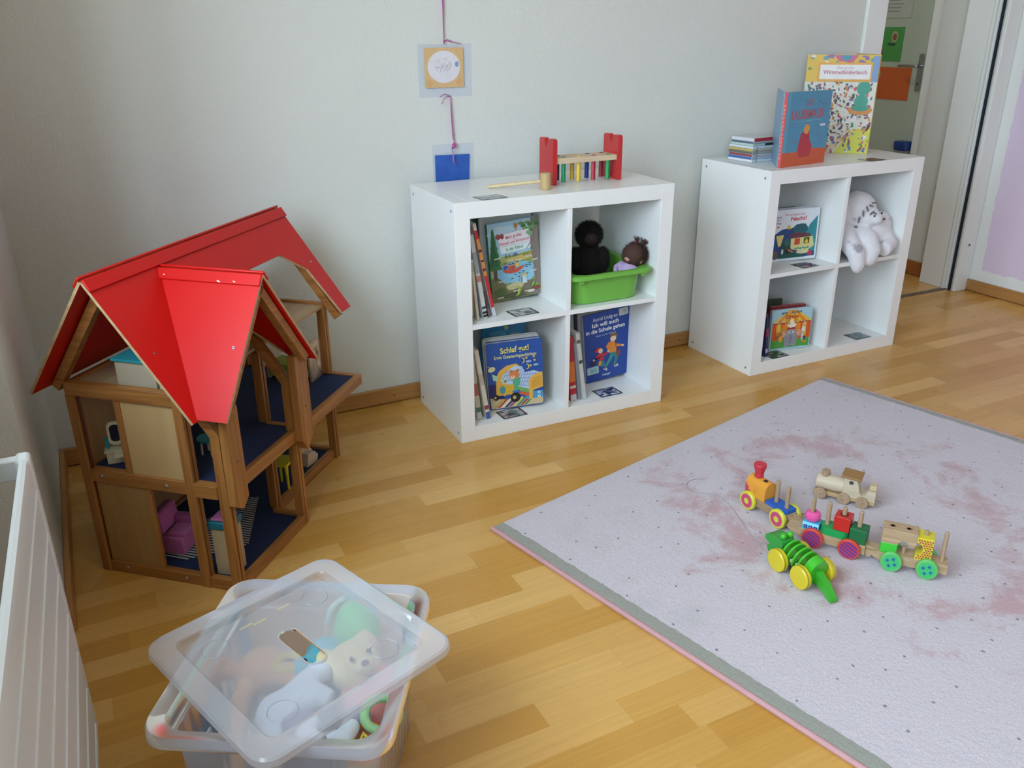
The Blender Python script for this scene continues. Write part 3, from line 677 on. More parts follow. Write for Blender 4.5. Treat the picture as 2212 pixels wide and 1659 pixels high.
    cv.text('Schlaf gut!', 9.9, 20.7, 2.1, '#ece36c', .02, rot=2, wd=9.9); cv.text('Erste Gutenachtgeschichten', 10.0, 18.7, 1.25, '#ebe49a', .012, rot=0, wd=14.6)
    for dy in (0, 1.5): cv.poly(star(17.7, 3.2+dy, .7, pi/2, .6, 6), '#e6edf4'); cv.ell(17.7, 3.2+dy, .22, .22, '#3a6fb0')

def art_school(cv):
    w, h = 20, 26.5
    cv.rect(0, 0, w, h, '#1d4193')
    cv.text('Astrid Lindgren', 9.2, 23.4, 1.5, '#e6e6ea', .0, wd=10.4); cv.text('Ich will auch', 9.3, 21.2, 1.55, '#f0eeea', .022, wd=11.3); cv.text('in die Schule gehen', 9.2, 19.0, 1.55, '#f0eeea', .022, wd=16.4)
    cv.text('Bilder von Ilon Wikland', 9.3, 17.3, .7, '#c3cae0', 0, wd=8.2)
    cv.poly(rounded(4.0, 2.8, .4, 3, 15.1, 23.3), '#bfc0ba'); cv.ell(17.6, 24.9, .7, .4, '#9c9d98'); cv.poly([(17.6, 0), (20, 0), (20, 1.6), (19.2, .7)], '#d5d8dc')
    cv.poly(rounded(4.9, 2.9, .3, 3, .6, 3.1), '#a8c4bf'); cv.text('30', 3.2, 3.8, 1.5, '#2c8aa0', .0, wd=2.6); cv.text('Oetinger', 8.7, 1.5, .8, '#e6e6ea', .015, wd=3.6)
    # older child in an orange jumper
    cv.poly([(10.9, 9.8), (12.6, 9.9), (11.2, 7.2), (8.9, 4.6), (8.0, 5.2), (9.8, 7.4)], '#2f8f86'); cv.poly([(11.2, 9.8), (13.6, 9.6), (14.0, 7.4), (12.9, 4.5), (11.8, 4.7), (12.6, 7.3)], '#268078')
    cv.poly([(13.1, 9.6), (15.3, 10.3), (14.9, 8.0), (13.6, 7.6)], '#8a3c3c')
    cv.poly([(10.2, 9.9), (9.7, 11.4), (8.9, 12.6), (10.2, 14.2), (12.2, 14.4), (13.6, 12.8), (16.0, 12.0), (15.8, 11.3), (13.7, 11.6), (13.2, 9.7)], '#e0862c')
    cv.ell(16.2, 11.5, .6, .4, '#e3c3a4'); cv.ell(9.9, 10.7, .55, .5, '#e3c3a4'); cv.ell(12.2, 15.4, 1.3, 1.35, '#ead0b0'); cv.poly([(10.8, 15.4), (11.2, 17.2), (13.0, 17.4), (14.2, 16.2), (13.6, 14.9), (13.1, 16.2), (11.6, 16.1)], '#8a6234')
    cv.line(12.9, 14.2, 13.6, 10.2, .25, '#6a3434')
    for x_, y_, r in ((8.3, 4.0, -.5), (12.9, 4.3, .2)): cv.poly(xform([(-.9, -.3), (1.0, -.6), (.9, .3), (-.5, .7)], x_, y_, r), '#c9ccd4'); cv.ell(x_-.1, y_+.3, .45, .35, '#a03c50')
    # little one in a red hood
    cv.poly([(5.1, 13.0), (7.2, 12.9), (7.5, 11.2), (6.4, 10.6), (3.9, 11.9)], '#c03238'); cv.ell(6.6, 11.6, .95, 1.0, '#e8caa8')
    cv.poly([(5.3, 10.6), (7.6, 10.4), (9.8, 10.6), (9.6, 9.7), (8.0, 9.4), (7.8, 7.8), (5.8, 7.6), (5.6, 8.8), (4.2, 9.2), (4.0, 8.5)], '#c62f3a')
    cv.poly([(5.6, 7.6), (7.0, 7.6), (6.6, 5.8), (5.4, 6.0)], '#d8a048'); cv.poly([(7.0, 7.6), (7.9, 7.4), (8.2, 5.6), (6.8, 5.0), (6.3, 5.6)], '#3e7a84')
    cv.ell(3.6, 8.6, .5, .4, '#d8b890'); cv.ell(2.9, 7.4, 1.1, .9, '#2c2330')

def art_night(cv):
    w, h = 20, 20.5
    cv.poly(rounded(w, h, .7), '#dde3ea')
    cv.text('WAS', 2.3, 17.3, .8, '#444e60', .02, wd=2.2); cv.text('IST', 2.3, 16.1, .8, '#b9586a', .02, wd=1.6); cv.text('WAS', 2.3, 14.9, .8, '#444e60', .02, wd=2.2); cv.poly([(1.4, 13.6), (2.8, 13.6), (2.1, 14.3)], '#c03c48')
    cv.text('Wir entdecken die', 9.0, 18.0, .95, '#c0505c', .0, wd=8.6); cv.text('Nacht!', 10.9, 16.0, 1.6, '#c0323e', .025, wd=6.8)
    cv.poly([(.6, 1.2), (.6, 10.8), (4, 12.8), (9, 13.2), (13, 12.0), (16, 10.4), (18.8, 15.9), (19.3, 17.6), (19.3, 1.2)], '#27497e')
    cv.poly([(14.2, 10), (16, 14), (19.3, 17.4), (19.3, 3), (15, 4)], '#2e8a96'); blob(cv, 12.2, 12.6, 3.2, 2.1, '#24606c', 4, 20, .1)
    cv.poly([(1.6, 10.4), (5.0, 10.6), (3.9, 6.2), (2.8, 6.0)], '#e0cd7c'); cv.poly([(6.1, 13.9), (6.9, 14.6), (8.0, 12.6), (6.2, 12.8)], '#d8b63c')
    cv.poly([(7.6, 10.2), (10.0, 11.2), (16.6, 10.4), (17.4, 8.4), (8.4, 8.6)], '#683c48'); cv.poly([(8.2, 8.8), (17.8, 9.2), (18.8, 5.4), (15, 3.0), (8.4, 4.6)], '#dbd08c')
    cv.rect(9.9, 6.2, 2.4, 2.5, '#c24f38'); cv.rect(14.0, 6.4, 2.5, 2.5, '#4a5a30'); cv.poly([(14.3, 6.6), (16.2, 6.6), (15.3, 8.6)], '#ddc23c')
    cv.poly([(3.4, 1.3), (4.6, 7.2), (7.0, 6.4), (9.6, 3.8), (10.6, 1.4)], '#1f4a48'); blob(cv, 6.6, 7.4, 1.3, 1.6, '#2f6a58', 9)
    for i in range(6): cv.ell(10.6+i*1.1, 4.6+(i % 2)*.2, .5, .4, '#3a9494')
    cv.poly([(6.4, 5.2), (9.8, 3.6), (9.4, 3.0), (6.4, 4.6)], '#c47848'); cv.ell(4.8, 3.8, .5, 1.2, '#c9cfd6'); cv.ell(6.8, 3.6, .5, 1.5, '#2c2030'); cv.ell(14, 3.2, 3, .8, '#d8d2a4')
    cv.poly([(2.8, 1.1), (15.2, 1.1), (13, 2.5), (4, 2.9)], '#235a50'); cv.rect(16.2, 1.6, 1.9, 1.7, '#c23c48')
    blob(cv, 1.8, 2.8, 1.1, 1.8, '#6a5648', 3)

def art_circus(cv):
    w, h = 18, 17
    cv.poly(rounded(w, h, .8), '#a6cbd8')
    cv.poly([(.3, .6), (17.7, .6), (17.7, 5.2), (.3, 5.2)], '#4f9c3e')
    for i in range(9):
        a0, a1 = .3+i*1.95, .3+(i+1)*1.95; c = ('#e8b83c', '#df8a34')[i % 2]
        cv.poly([(9, 17+.0), (a0, 11.6), (a1, 11.6)], c) if 0 else cv.poly([(7.2+i*.4, 16.6), (7.6+i*.4, 16.6), (a1, 11.4+.35*(1 if i % 2 else .6)), (a0, 11.4)], c)
    for i in range(9): cv.rect(.4+i*1.93, 4.2, 1.93, 7.2, ('#d8582c', '#e6bc44')[i % 2])
    cv.poly([(4.5, 5.0), (5.0, 10.6), (9, 11.2), (13, 10.6), (13.6, 5)], '#e08a34')
    for i in range(12): cv.ell(1+i*1.45, 11.3-.25*(i % 2), .5, .28, '#9c3c30')
    for i, (x_, l) in enumerate(((4.0, .9), (5.2, .6), (6.1, .5), (8.6, .7), (9.6, .5), (10.5, .8), (11.6, .6), (12.4, .6))): cv.rect(x_, 15.1+(i % 2)*.15, l, .8, '#3f6c96', .15)
    cv.text('Zirkus', 8.8, 13.2, 1.5, '#b8402e', .02, wd=6.2)
    # grey elephant with a cap
    cv.ell(9, 4.8, 3.2, 3.3, '#8c8c92'); cv.rect(6.2, 1.0, 2.1, 3, '#8c8c92'); cv.rect(9.6, 1.0, 2.1, 3, '#8c8c92'); cv.ell(9, 6.8, 2.4, 1.9, '#96969c')
    cv.ell(5.4, 6.6, 1.2, 1.4, '#d99c80'); cv.ell(12.6, 6.8, 1.1, 1.3, '#d99c80'); cv.poly([(8.3, 6), (9.8, 6), (9.5, 2.4), (8.6, 2.4)], '#7c7c84'); cv.ell(8.2, 7.2, .3, .35, '#f0f0f0'); cv.ell(9.9, 7.2, .3, .35, '#f0f0f0')
    cv.poly([(6.8, 8.4), (11.2, 8.4), (10.6, 9.2), (7.4, 9.2)], '#a83848'); blob(cv, 9, 10.2, 1.9, .9, '#e8e4dc', 5); blob(cv, 9, 11.6, .9, 1.3, '#efe4b4', 6)
    # small animals left and right
    cv.ell(3.0, 5.4, .9, 1.2, '#9a6234'); cv.ell(3.0, 7.0, .7, .7, '#b07a44'); cv.ell(4.4, 4.6, .9, 1.4, '#d8a040'); cv.ell(4.3, 6.6, .8, .9, '#b86c30'); cv.ell(5, 8.6, .9, .8, '#c48a3c')
    cv.ell(14.2, 5.0, .6, 1.9, '#e4e4e4'); cv.ell(14.5, 8.0, .8, 1.2, '#dcdcdc')
    for i in range(4): cv.rect(13.6, 3.8+i*.9, 1.3, .25, '#44444c', .3)
    cv.ell(15.3, 4.4, .5, .8, '#3a3a5c'); cv.ell(15.3, 2.6, 1.1, .45, '#d88434'); cv.ell(14.8, 10.2, .9, .7, '#e6a890')

def art_red_mouse_book(cv):
    w, h = 25, 26.2
    cv.rect(0, 0, w, h, '#4d90b0'); cv.rect(0, 0, 1.9, h, '#5c9db8')
    cv.poly([(0, 0), (w, 0), (w, 5.4), (15, 6.0), (6, 5.0), (0, 5.2)], '#cc5a2c')
    cv.text('LEO', 12.9, 21.3, 2.2, '#a85a68', .03, wd=4.2); cv.text('LAUSEMAUS', 12.2, 16.8, 3.2, '#b0545c', .03, rot=1, wd=18.0)
    cv.line(6, 15.8, 20, 16.0, .18, '#7fb2c8')
    cv.poly([(9.5, 3.0), (8.4, 6), (9.6, 11.5), (11.6, 12.2), (14.2, 11.8), (14.8, 9), (16.6, 6.5), (15.5, 3.0)], '#b8323a')      # plain red shape
    cv.poly(ngon(12.6, 12.9, 1.8, 1.8, 9), '#d89a4a')
    cv.rect(20, 13.6, 3.0, .8, '#d6dde2')
    r = random.Random(4)
    for i in range(16): cv.poly(star(r.uniform(2.5, 24), r.uniform(7, 25), .45), ('#a8586e', '#3f7f7a', '#405f96')[i % 3])

def art_seek(cv):
    w, h = 27, 37.5
    cv.rect(0, 0, w, h, '#dcd9cf')
    r = random.Random(11)
    cv.poly([(0, 0), (14, 0), (8, 8), (0, 9)], '#d9b93a'); cv.poly([(14, 0), (w, 0), (w, 10), (20, 9.5)], '#cfcf4a'); cv.poly([(9, 0), (13, 0), (20, 9), (18, 9.5)], '#d8c4a4')
    blob(cv, 5, 12, 4, 3, '#6a9a4a', 3); blob(cv, 7, 18, 5, 3.2, '#cf8f3a', 7); blob(cv, 3, 20, 3, 2.6, '#dca83c', 9); blob(cv, 16, 15, 6, 3, '#e4e2dc', 5)
    pal = ['#b04a4a', '#3f6fa6', '#3d8a72', '#d2a23c', '#8a5a86', '#5b4a40', '#e6e4e0', '#c87a52', '#5d8a4a', '#d8c0a8', '#4a4f68', '#c45a7a']
    for i in range(430):
        x_, y_ = r.uniform(.5, w-.5), r.uniform(.6, 27.5); c = pal[r.randrange(len(pal))]
        if r.random() < .5: cv.b.flat(xform([(-.35, -.6), (.35, -.6), (.25, .6), (-.25, .6)], x_*.01, y_*.01, r.uniform(-.5, .5), .01*r.uniform(.7, 1.5)), .0009, P(c, .35, .06, 60), cv.M)
        else: cv.b.flat(ngon(x_*.01, y_*.01, .004*r.uniform(.6, 1.6), .004*r.uniform(.6, 1.4), 7), .0010, P(c, .35, .06, 60), cv.M)
    cv.k = 30
    for x_, y_ in ((22, 20), (22.4, 25)): cv.ell(x_, y_, 2.6, 2.7, '#3f9a86')
    cv.ell(22, 16.8, 4.6, 1.9, '#d08c4a'); cv.ell(22, 17.6, 3.2, 1.2, '#3f9a86')
    cv.rect(0, 27.4, w, 10.1, '#ddb43c')
    for i in range(46):
        x_, y_ = r.uniform(.6, w-.6), (r.uniform(34.0, 37) if i % 2 else r.uniform(27.5, 36.5)); cv.ell(x_, y_, r.uniform(.4, 1.1), r.uniform(.4, .9), ('#e4cf5a', '#5f9aa0', '#c9564e', '#8a6aa0', '#6a9c50', '#e8dcc0')[i % 6], 10)
    cv.rect(4.4, 27.6, 20.4, 7.0, '#e0a03a'); cv.rect(5.2, 28.4, 18.8, 5.4, '#e6e3e2')
    cv.text('Das große', 14.6, 32.2, 1.0, '#b08a9a', .0, wd=6.0); cv.text('Wimmelbilderbuch', 14.6, 30.3, 1.6, '#b85a78', .015, wd=16.4)
    cv.poly([(10, 37.3), (12, 35), (17, 35), (19, 37.3)], '#c9568a'); cv.poly([(12, 37.3), (13.4, 35.4), (15.6, 35.4), (17, 37.3)], '#4a8aa6'); cv.rect(24.6, 27.4, 2.2, 9.6, '#7a9ac6')

# compartment upper left of shelf 1: big nature book in front, leaning books at the side
FZ = .4032; GZ = .0502
G1 = 'books in the upper left cube of the shelf by the dollhouse'
book('picture_book', 'large nature picture book, forest lake and red boat on its cover, facing out', .182, .270, .014, SL(S1, .206, .190, FZ, 0, 4.3, back=0), '#a3c6d8', art_nature, spine='#2f7a3c')
book('picture_book', 'white book standing hidden directly behind the nature picture book, only its top edge showing', .19, .285, .010, SL(S1, .192, .155, FZ, 0, 3), '#c9ccca')
book('picture_book', 'dark green backed book rearmost behind the nature picture book', .17, .288, .012, SL(S1, .175, .128, FZ, 0, 2), '#284a3a')
def spine_book(S, label, a, bf, z, w, h, t, lean, cover, spine, marks=(), group=None, rad=.001):
    def sp(b, tt, hh):
        for z0, z1, c in marks: b.box(-.00155, -.0011, -tt+.0004, -.0004, z0*hh, z1*hh, P(c, .4, .05, 60))
    return book('picture_book', label, w, h, t, SL(S, a, bf, z, 90, lean), cover, None, spine, group, rad, spart=sp)
spine_book(S1, 'thick cream book against the cube side, leftmost beside the nature book', .0560, .352, FZ, .20, .165, .013, 0, '#cdc6b0', '#c8c0a8', ((0, .12, '#8a8068'),))
spine_book(S1, 'thin cream book next to the thick cream one in the upper left cube', .0840, .345, FZ, .20, .200, .0085, 5, '#d8d2c0', '#d2cbb6', ((.8, .95, '#b8ae98'),))
spine_book(S1, 'white-grey book with dark lettering blocks at the foot of its spine', .1075, .345, FZ, .21, .280, .014, 9, '#c4c8c8', '#cfd2ce', ((.02, .05, '#26262c'), (.06, .09, '#26262c'), (.12, .15, '#44444c'), (.45, .52, '#c07a68'), (.55, .8, '#9aa8aa')))
spine_book(S1, 'slim brown-grey book between the white-grey book and the red-orange one', .1315, .330, FZ, .21, .300, .008, 11, '#6a625c', '#7a716a', ((.1, .3, '#5a524c'),))
spine_book(S1, 'book with a red and orange striped spine, white foot, leaning beside the nature book', .1450, .336, FZ, .22, .315, .011, 12, '#cfd0d2', '#c62f34', ((0, .10, '#c6cbd2'), (.10, .45, '#c62f34'), (.45, .84, '#e0924a'), (.84, .93, '#c62f34'), (.93, 1, '#d8d4cc'), (.5, .53, '#7a2a30'), (.6, .62, '#7a2a30'), (.7, .73, '#7a2a30')))
# lower left cube
book('picture_book', 'blue board book about bedtime with moons and a yellow bed on its cover', .195, .244, .020, SL(S1, .151, .272, GZ, -13.5, 3.0), '#2552a0', art_goodnight, spine='#cfd2d4', rad=.012)
book('picture_book', 'white board book directly behind the blue bedtime book', .195, .250, .016, SL(S1, .153, .245, GZ, -12, 2.5), '#d5d6d2', None, rad=.012)
def art_star(cv):
    cv.poly(star(9.0, 24.4, 1.2), '#cfc552'); cv.ell(6, 22, 3.4, 1.2, '#5aa2c0'); cv.ell(13, 21.6, 2.6, .9, '#8fb7b4')
book('picture_book', 'light blue book with a yellow star, rearmost in the lower left cube', .165, .272, .012, SL(S1, .172, .118, GZ, -4, -6), '#3a86b4', art_star)
spine_book(S1, 'cream book with a green dotted spine, leftmost in the lower left cube', .0795, .340, GZ, .2, .220, .017, 6, '#d2ccbc', '#cdc6b4', ((.12, .2, '#4a7a70'), (.4, .6, '#b06a5c'), (.02, .1, '#c8cccc')))
spine_book(S1, 'cream book with a blue spine foot leaning on the cream dotted one', .1085, .350, GZ, .2, .255, .015, 9, '#cfc9b8', '#d2ccbc', ((0, .10, '#3a5a9c'), (.14, .20, '#9c3c4c'), (.5, .66, '#b8b0a4')))
spine_book(S1, 'grey worn book squeezed between the leaning cream book and the bedtime book', .1250, .305, GZ, .2, .250, .008, 9, '#b4b2ac', '#a8a6a0', ((.3, .5, '#8a8884'),))
# lower right cube
book('picture_book', 'dark blue school story book with two walking children and a 30 sticker', .198, .262, .010, SL(S1, .566, .222, GZ, 0, 5), '#1d4193', art_school, spine='#b9bcc2')
for i, (a, bb, c, l) in enumerate(((.556, .203, '#b0aea6', 'grey worn book tucked directly behind the dark blue school book'), (.550, .184, '#3c4450', 'black backed book behind the grey worn one, near the top of the lower right cube'), (.543, .166, '#d4cfc0', 'cream book rearmost in the lower right cube'))):
    book('picture_book', l, .197, .268+.004*i, .010, SL(S1, a, bb, GZ, 0, 4.5-.7*i), c)
spine_book(S1, 'red book with yellow lettering on its spine, leftmost in the lower right cube', .4360, .345, GZ, .2, .240, .024, 5, '#a8343c', '#b82c38', ((0, .10, '#c3c0c0'), (.3, .62, '#d87a3c'), (.2, .24, '#d8d0c8')))
spine_book(S1, 'thin grey book between the red one and the worn white one', .4690, .345, GZ, .2, .215, .009, 7, '#b4b6bc', '#8c929c', ())
spine_book(S1, 'white worn book with taped spine leaning beside the dark blue school book', .4817, .352, GZ, .2, .255, .014, 8, '#d2d4d0', '#c3c8c4', ((.55, .6, '#4a4a50'), (.85, .9, '#6a6258')))
# shelf 2
book('picture_book', 'white and blue night-time board book with a lit yellow house on its cover', .19, .200, .018, SL(S2, .183, .228, FZ, -12, 1.5), '#dde3ea', art_night, rad=.008)
book('picture_book', 'white book directly behind the night-time board book', .19, .204, .014, SL(S2, .187, .205, FZ, -11, 1), '#cdd2d6', None, rad=.006)
book('picture_book', 'thin dark red book rearmost behind the night-time board book', .12, .196, .010, SL(S2, .22, .165, FZ, -6, 0), '#5c3a40')
book('picture_book', 'circus board book with a grey elephant under an orange striped tent', .175, .168, .016, SL(S2, .172, .290, GZ, -12, 1), '#a6cbd8', art_circus, rad=.008)
book('picture_book', 'dark red book with its edge showing above the circus book', .16, .176, .014, SL(S2, .185, .262, GZ, -11, 0), '#8c3438')
book('picture_book', 'green-brown book rearmost behind the circus book', .11, .190, .012, SL(S2, .165, .215, GZ, -8, 0), '#3c4a38')
spine_book(S2, 'dark blue book leaning on the cube side left of the circus book', .1050, .352, GZ, .18, .170, .012, 5, '#2c3456', '#28305c', ((.1, .2, '#b8bcc8'), (.5, .7, '#9c3448')))
spine_book(S2, 'red-purple slim book between the dark blue one and the circus book', .1240, .338, GZ, .18, .176, .009, 7, '#7a2c44', '#8a3050', ((.3, .5, '#d0c8c4'),))

# standing open on top of shelf 2
TZ = .7905
def open_book(label, cat_art, M, w, h, t, cover, spine, a2, w2=None, rad=.001, back='#7fa3bd'):
    """book standing open: front board with picture, second board folded back by a2 degrees about the spine"""
    o = thing('picture_book', label, 'book', M=M)
    XZ = Matrix(((1, 0, 0, 0), (0, 0, -1, 0), (0, 1, 0, 0), (0, 0, 0, 1)))
    b = MB(); b.prism(rounded(w, h, rad, 3), t*.5, t*.5+.003, P(cover, .35, .05, 40), XZ); cat_art(Cov(b, XZ @ T(0, 0, t*.5+.003))); b.build('front_cover', o)
    b = MB(); b.box(.001, w-.004, -t*.5, 0, .003, h-.003, P('#d6d2c6', .8, .05, 300)); b.build('pages', o)
    H = R('Z', a2); w2 = w2 or w
    b = MB(); b.box(0, w2, -.0, .003, 0, h, P(back, .4, .15, 30), H @ T(0, .004, 0)); bc = b.build('back_cover', o)
    b = MB(); b.box(.001, w2-.004, -.006, 0, .003, h-.003, P('#d6d2c6', .8, .05, 300), H @ T(0, .0035, 0)); b.build('pages', o)
    b = MB(); b.prism([(-.0015, -t*.5-.003), (.002, -t*.5-.003), (.004, .003), (-.003, .006)], 0, h, P(spine, .4, .05, 40))
    for i in range(14): b.box(-.004, -.0012, -t*.35, -t*.1, .03+i*.014, .038+i*.014, P('#e8a8a0', .5))
    b.build('spine', o)
    return o
Mleo = T(1.312, -.372, TZ) @ R('Z', 7.5)
open_book('blue and orange picture book with a red spine, standing open on the shelf top', art_red_mouse_book, Mleo, .25, .262, .012, '#4d90b0', '#dd5a5e', 45, .24)
Mw = T(1.888, -.268, TZ) @ R('Z', 136.5) @ T(-.0, 0, 0)
# the big picture book: its cover runs from the right edge back towards the wall on the left, so it is built mirrored: origin at the left end
Mw = T(1.690, -.075, TZ) @ R('Z', -43)
o = thing('picture_book', 'tall yellow picture book full of tiny figures, standing behind the blue one', 'book', M=Mw)
XZ = Matrix(((1, 0, 0, 0), (0, 0, -1, 0), (0, 1, 0, 0), (0, 0, 0, 1)))
b = MB(); b.prism(rounded(.27, .375, .004, 3), .002, .006, P('#dcd9cf', .35, .05, 40), XZ); art_seek(Cov(b, XZ @ T(0, 0, .006))); b.build('front_cover', o)
b = MB(); b.box(.002, .266, -.002, .002, .002, .372, P('#d6d2c6', .8)); b.build('pages', o)
b = MB(); Hh = T(.27, 0, 0) @ R('Z', 112)
b.box(0, .20, -.004, 0, 0, .375, P('#c9b070', .4, .2, 30), Hh)
r_ = random.Random(2)
for i in range(60):
    x_, z_ = r_.uniform(.005, .19), r_.uniform(.01, .36); s_ = r_.uniform(.004, .012)
    b.box(x_, x_+s_, -.0046, -.004, z_, z_+s_*1.3, P(('#b04a4a', '#3f6fa6', '#3d8a72', '#d2a23c', '#e6e4e0', '#c87a52')[i % 6], .35, .06, 60), Hh)
b.build('back_cover', o)

# CDs: nine cases stacked on shelf 2
cds = [('#c9d3dc', '#e6e6ea', 'bottom clear CD case with a white spine strip, lowest of the stack'), ('#aab8c8', '#3f66b0', 'clear CD case with a blue spine, second from the bottom of the stack'),
       ('#b9b0b0', '#a04a50', 'clear CD case with a dark red spine, between the blue and the grey spined ones'), ('#9a9a94', '#6d6c64', 'clear CD case with a dark grey spine over the red spined one'),
       ('#b8b096', '#cbb25e', 'clear CD case with a yellow spine in the middle of the stack'), ('#c3ccd0', '#e4e4e6', 'clear CD case with a plain white spine over the yellow spined one'),
       ('#a8b8b8', '#b9cfc8', 'pale green CD case with a black end, third from the top'), ('#a8b4bc', '#3a5474', 'thin dark blue spined CD case under the red-ended one'), ('#b6b8bc', '#dcdce2', 'white CD box with a red end, topmost of the stack')]
z = TZ; cm = mat_plastic('clear_cd_case', '#aeb8c2', .35, .05)
for i, (c, s, l) in enumerate(cds):
    hh = .0098 if i not in (7, 8) else (.006 if i == 7 else .014)
    dx, dy, rr = ((i*7) % 3)*.0012-.001, ((i*5) % 3)*.0014, ((i*3) % 5)*.25-.5
    w_, dd = (.142, .125)
    if i == 6: w_, dd = .142, .118
    if i >= 7: w_, dd = .098, .118; dx += .006; dy += .004
    t = thing('cd_case', l, 'CD case', M=S2 @ T(.083+dx, -.192+dy, z+.0002) @ R('Z', 6+rr), group='CD cases in the stack on the shelf by the door')
    b = MB(); b.box(0, w_, 0, dd, 0, hh-.0004, P(c, .12, .1, 30, coat=.6)); b.build('case', t, bev=.0008)
    b = MB(); b.box(-.0006, .0004, .004, dd-.004, .0012, hh-.0016, P(s, .3, .1, 60)); b.build('spine_label', t)
    if i == 8: b = MB(); b.box(w_*.0, w_+.0005, -.0006, .0004, .0006, hh-.001, P('#b52b34', .3)); b.build('front_strip', t, label='red end strip')
    if i == 6: b = MB(); b.box(w_*.45, w_+.0004, -.0006, .0004, .0006, hh-.001, P('#2c2428', .3)); b.build('front_strip', t, label='black end strip')
    else:
        if i < 6:
            b = MB()
            for q in (.02, .118): b.box(q, q+.006, -.0004, .0003, .0018, .0062, P('#4b5764', .3))
            b.build('hinge_tab', t)
    z += hh

# laminated snapshots lying on the shelf boards
pl = mat_plastic('laminating_film', '#dfe4e8', .85, .08, 1., 1.2)
snaps = [(S1, .252, .334, FZ, 3, ['#8c9498', '#c3c8ca', '#6c7478', '#b4b0b0', '#9a9ea0'], 'grey laminated snapshot on the board in front of the nature book'),
         (S1, .205, .343, GZ, 2, ['#6a5c5c', '#a0a4a8', '#5c7c78', '#b8b0b4', '#4c4448'], 'laminated snapshot in grey and green in front of the bedtime book'),
         (S1, .595, .331, GZ, 1, ['#2c3252', '#9aa4c4', '#6c6480', '#c4c8dc', '#3c3450'], 'blue-violet laminated snapshot in front of the school book'),
         (S1, .136, .345, .7902, 6, ['#8c9498', '#b8bcc4', '#5c646c', '#a4a8b0', '#9a9ea0'], 'grey laminated snapshot on top of the shelf, in front of the wooden mallet'),
         (S2, .270, .340, FZ, 3, ['#6a6470', '#a8a0ac', '#4c4858', '#8c8490', '#b8b0bc'], 'laminated snapshot in front of the night-time book'),
         (S2, .160, .348, GZ, 3, ['#4a4644', '#8c8884', '#3c3c44', '#b4b0ac', '#6c5c4c'], 'dark laminated snapshot in front of the circus book'),
         (S2, .628, .338, GZ, 1, ['#5c6870', '#6c7880', '#88949c', '#74808a', '#525e68'], 'dark grey laminated snapshot in the empty lower right cube'),
         (S2, .540, .352, .7902, 4, ['#6c7c7c', '#5c6c6c', '#7c8c8c', '#566464', '#8c9898'], 'dark laminated snapshot on top of the shelf, in front of the tall yellow book')]
for i, (S, a, bb, z, rz, cols, l) in enumerate(snaps):
    t = thing('photo_card', l, 'photo', M=S @ T(a, -bb, z+.0003) @ R('Z', rz), group='laminated snapshots lying on the two shelves')
    b = MB(); b.prism(rounded(.092, .072, .004, 3, -.046, -.036), 0, .0004, pl); b.build('laminate', t)
    b = MB(); b.box(-.038, .038, -.028, .028, .0004, .0007, mat_photo(i+1, cols)); b.build('picture', t)

# ------------------------------------------------------------------ hanging pictures on ribbons
h = thing('wall_hanging', 'laminated orange and blue drawings hanging one below the other on a purple ribbon', 'wall hanging', (.155, -.004, 0))
RB = P('#b5559c', .35, .1, 40)
film = mat_plastic('laminating_pouch', '#f6f7f2', .965, .35, 1., 1.08)
b = MB(); b.tube([(.004, -.001, 2.4), (.005, -.001, 1.6), (.004, -.002, 1.42), (.003, -.002, 1.228)], [.004, .0055, .0065, .002], RB, 6, flat=.35)
b.tube([(.003, -.003, 1.222), (.001, -.005, 1.231), (.006, -.005, 1.233), (.03, -.007, 1.228), (.062, -.006, 1.222)], [.002, .002, .0018, .0016, .001], RB, 6); b.tube([(.003, -.003, 1.228), (.012, -.006, 1.236), (.028, -.006, 1.231)], .001, RB, 5)
b.build('ribbon', h)
c = MB(); c.box(-.090, .100, -.0012, 0, 1.058, 1.222, film); c.build('laminate', h)
b = MB(); b.box(-.068, .070, -.0022, -.0013, 1.088, 1.211, P('#dcb884', .6, .1, 60)); MM = frame((0, -.0023, 0), (1, 0, 0), (0, 0, 1))
b.flat([(x, 1.152+z) for x, z in [(q[0], q[1]) for q in ngon(0, 0, .058, .050, 28)]], 0.0002, P('#e2dfe6', .6), MM)
r_ = random.Random(8)
for i in range(26):
    a = r_.uniform(0, 6.28); q = r_.uniform(0, .034); cx, cz = q*1.2*cos(a), 1.152+q*.8*sin(a)
    b.flat(xform([(-.008, -.0006), (.008, -.0006), (.006, .0009), (-.006, .0012)], cx, cz, r_.uniform(0, 3), r_.uniform(.5, 1.2)), .0004+i*.00002, P(('#b9b0bc', '#c9aca4', '#a8a8c4', '#dcc4b4')[i % 4], .6), MM)
for s in (-1, 1):
    for t_ in (0, 1, 2):
        b.flat(xform([(-.012, -.0008), (.012, -.0008), (.010, .0008), (-.010, .0008)], s*(.050+.004*t_), 1.106-.005*t_+.002, s*.7), .0003, P('#d08a58', .6), MM)
        b.flat(xform([(-.012, -.0008), (.012, -.0008), (.010, .0008), (-.010, .0008)], s*(.050+.004*t_), 1.196+.004*t_, -s*.7), .0003, P('#dcb07c', .6), MM)
b.flat(ngon(.046, 1.160, .007, .009, 10), .0006, P('#8fa4cc', .6), MM)
b.build('drawing', h, label='orange-edged card with a white oval drawing')
b = MB(); b.tube([(.020, -.003, 1.058), (.008, -.010, 1.064), (-.004, -.014, 1.068), (-.015, -.012, 1.064), (-.022, -.01, 1.058)], .0014, RB, 6); b.tube([(.020, -.003, 1.058), (.004, -.012, 1.060), (-.010, -.016, 1.053), (-.016, -.012, 1.036)], .0013, RB, 6)
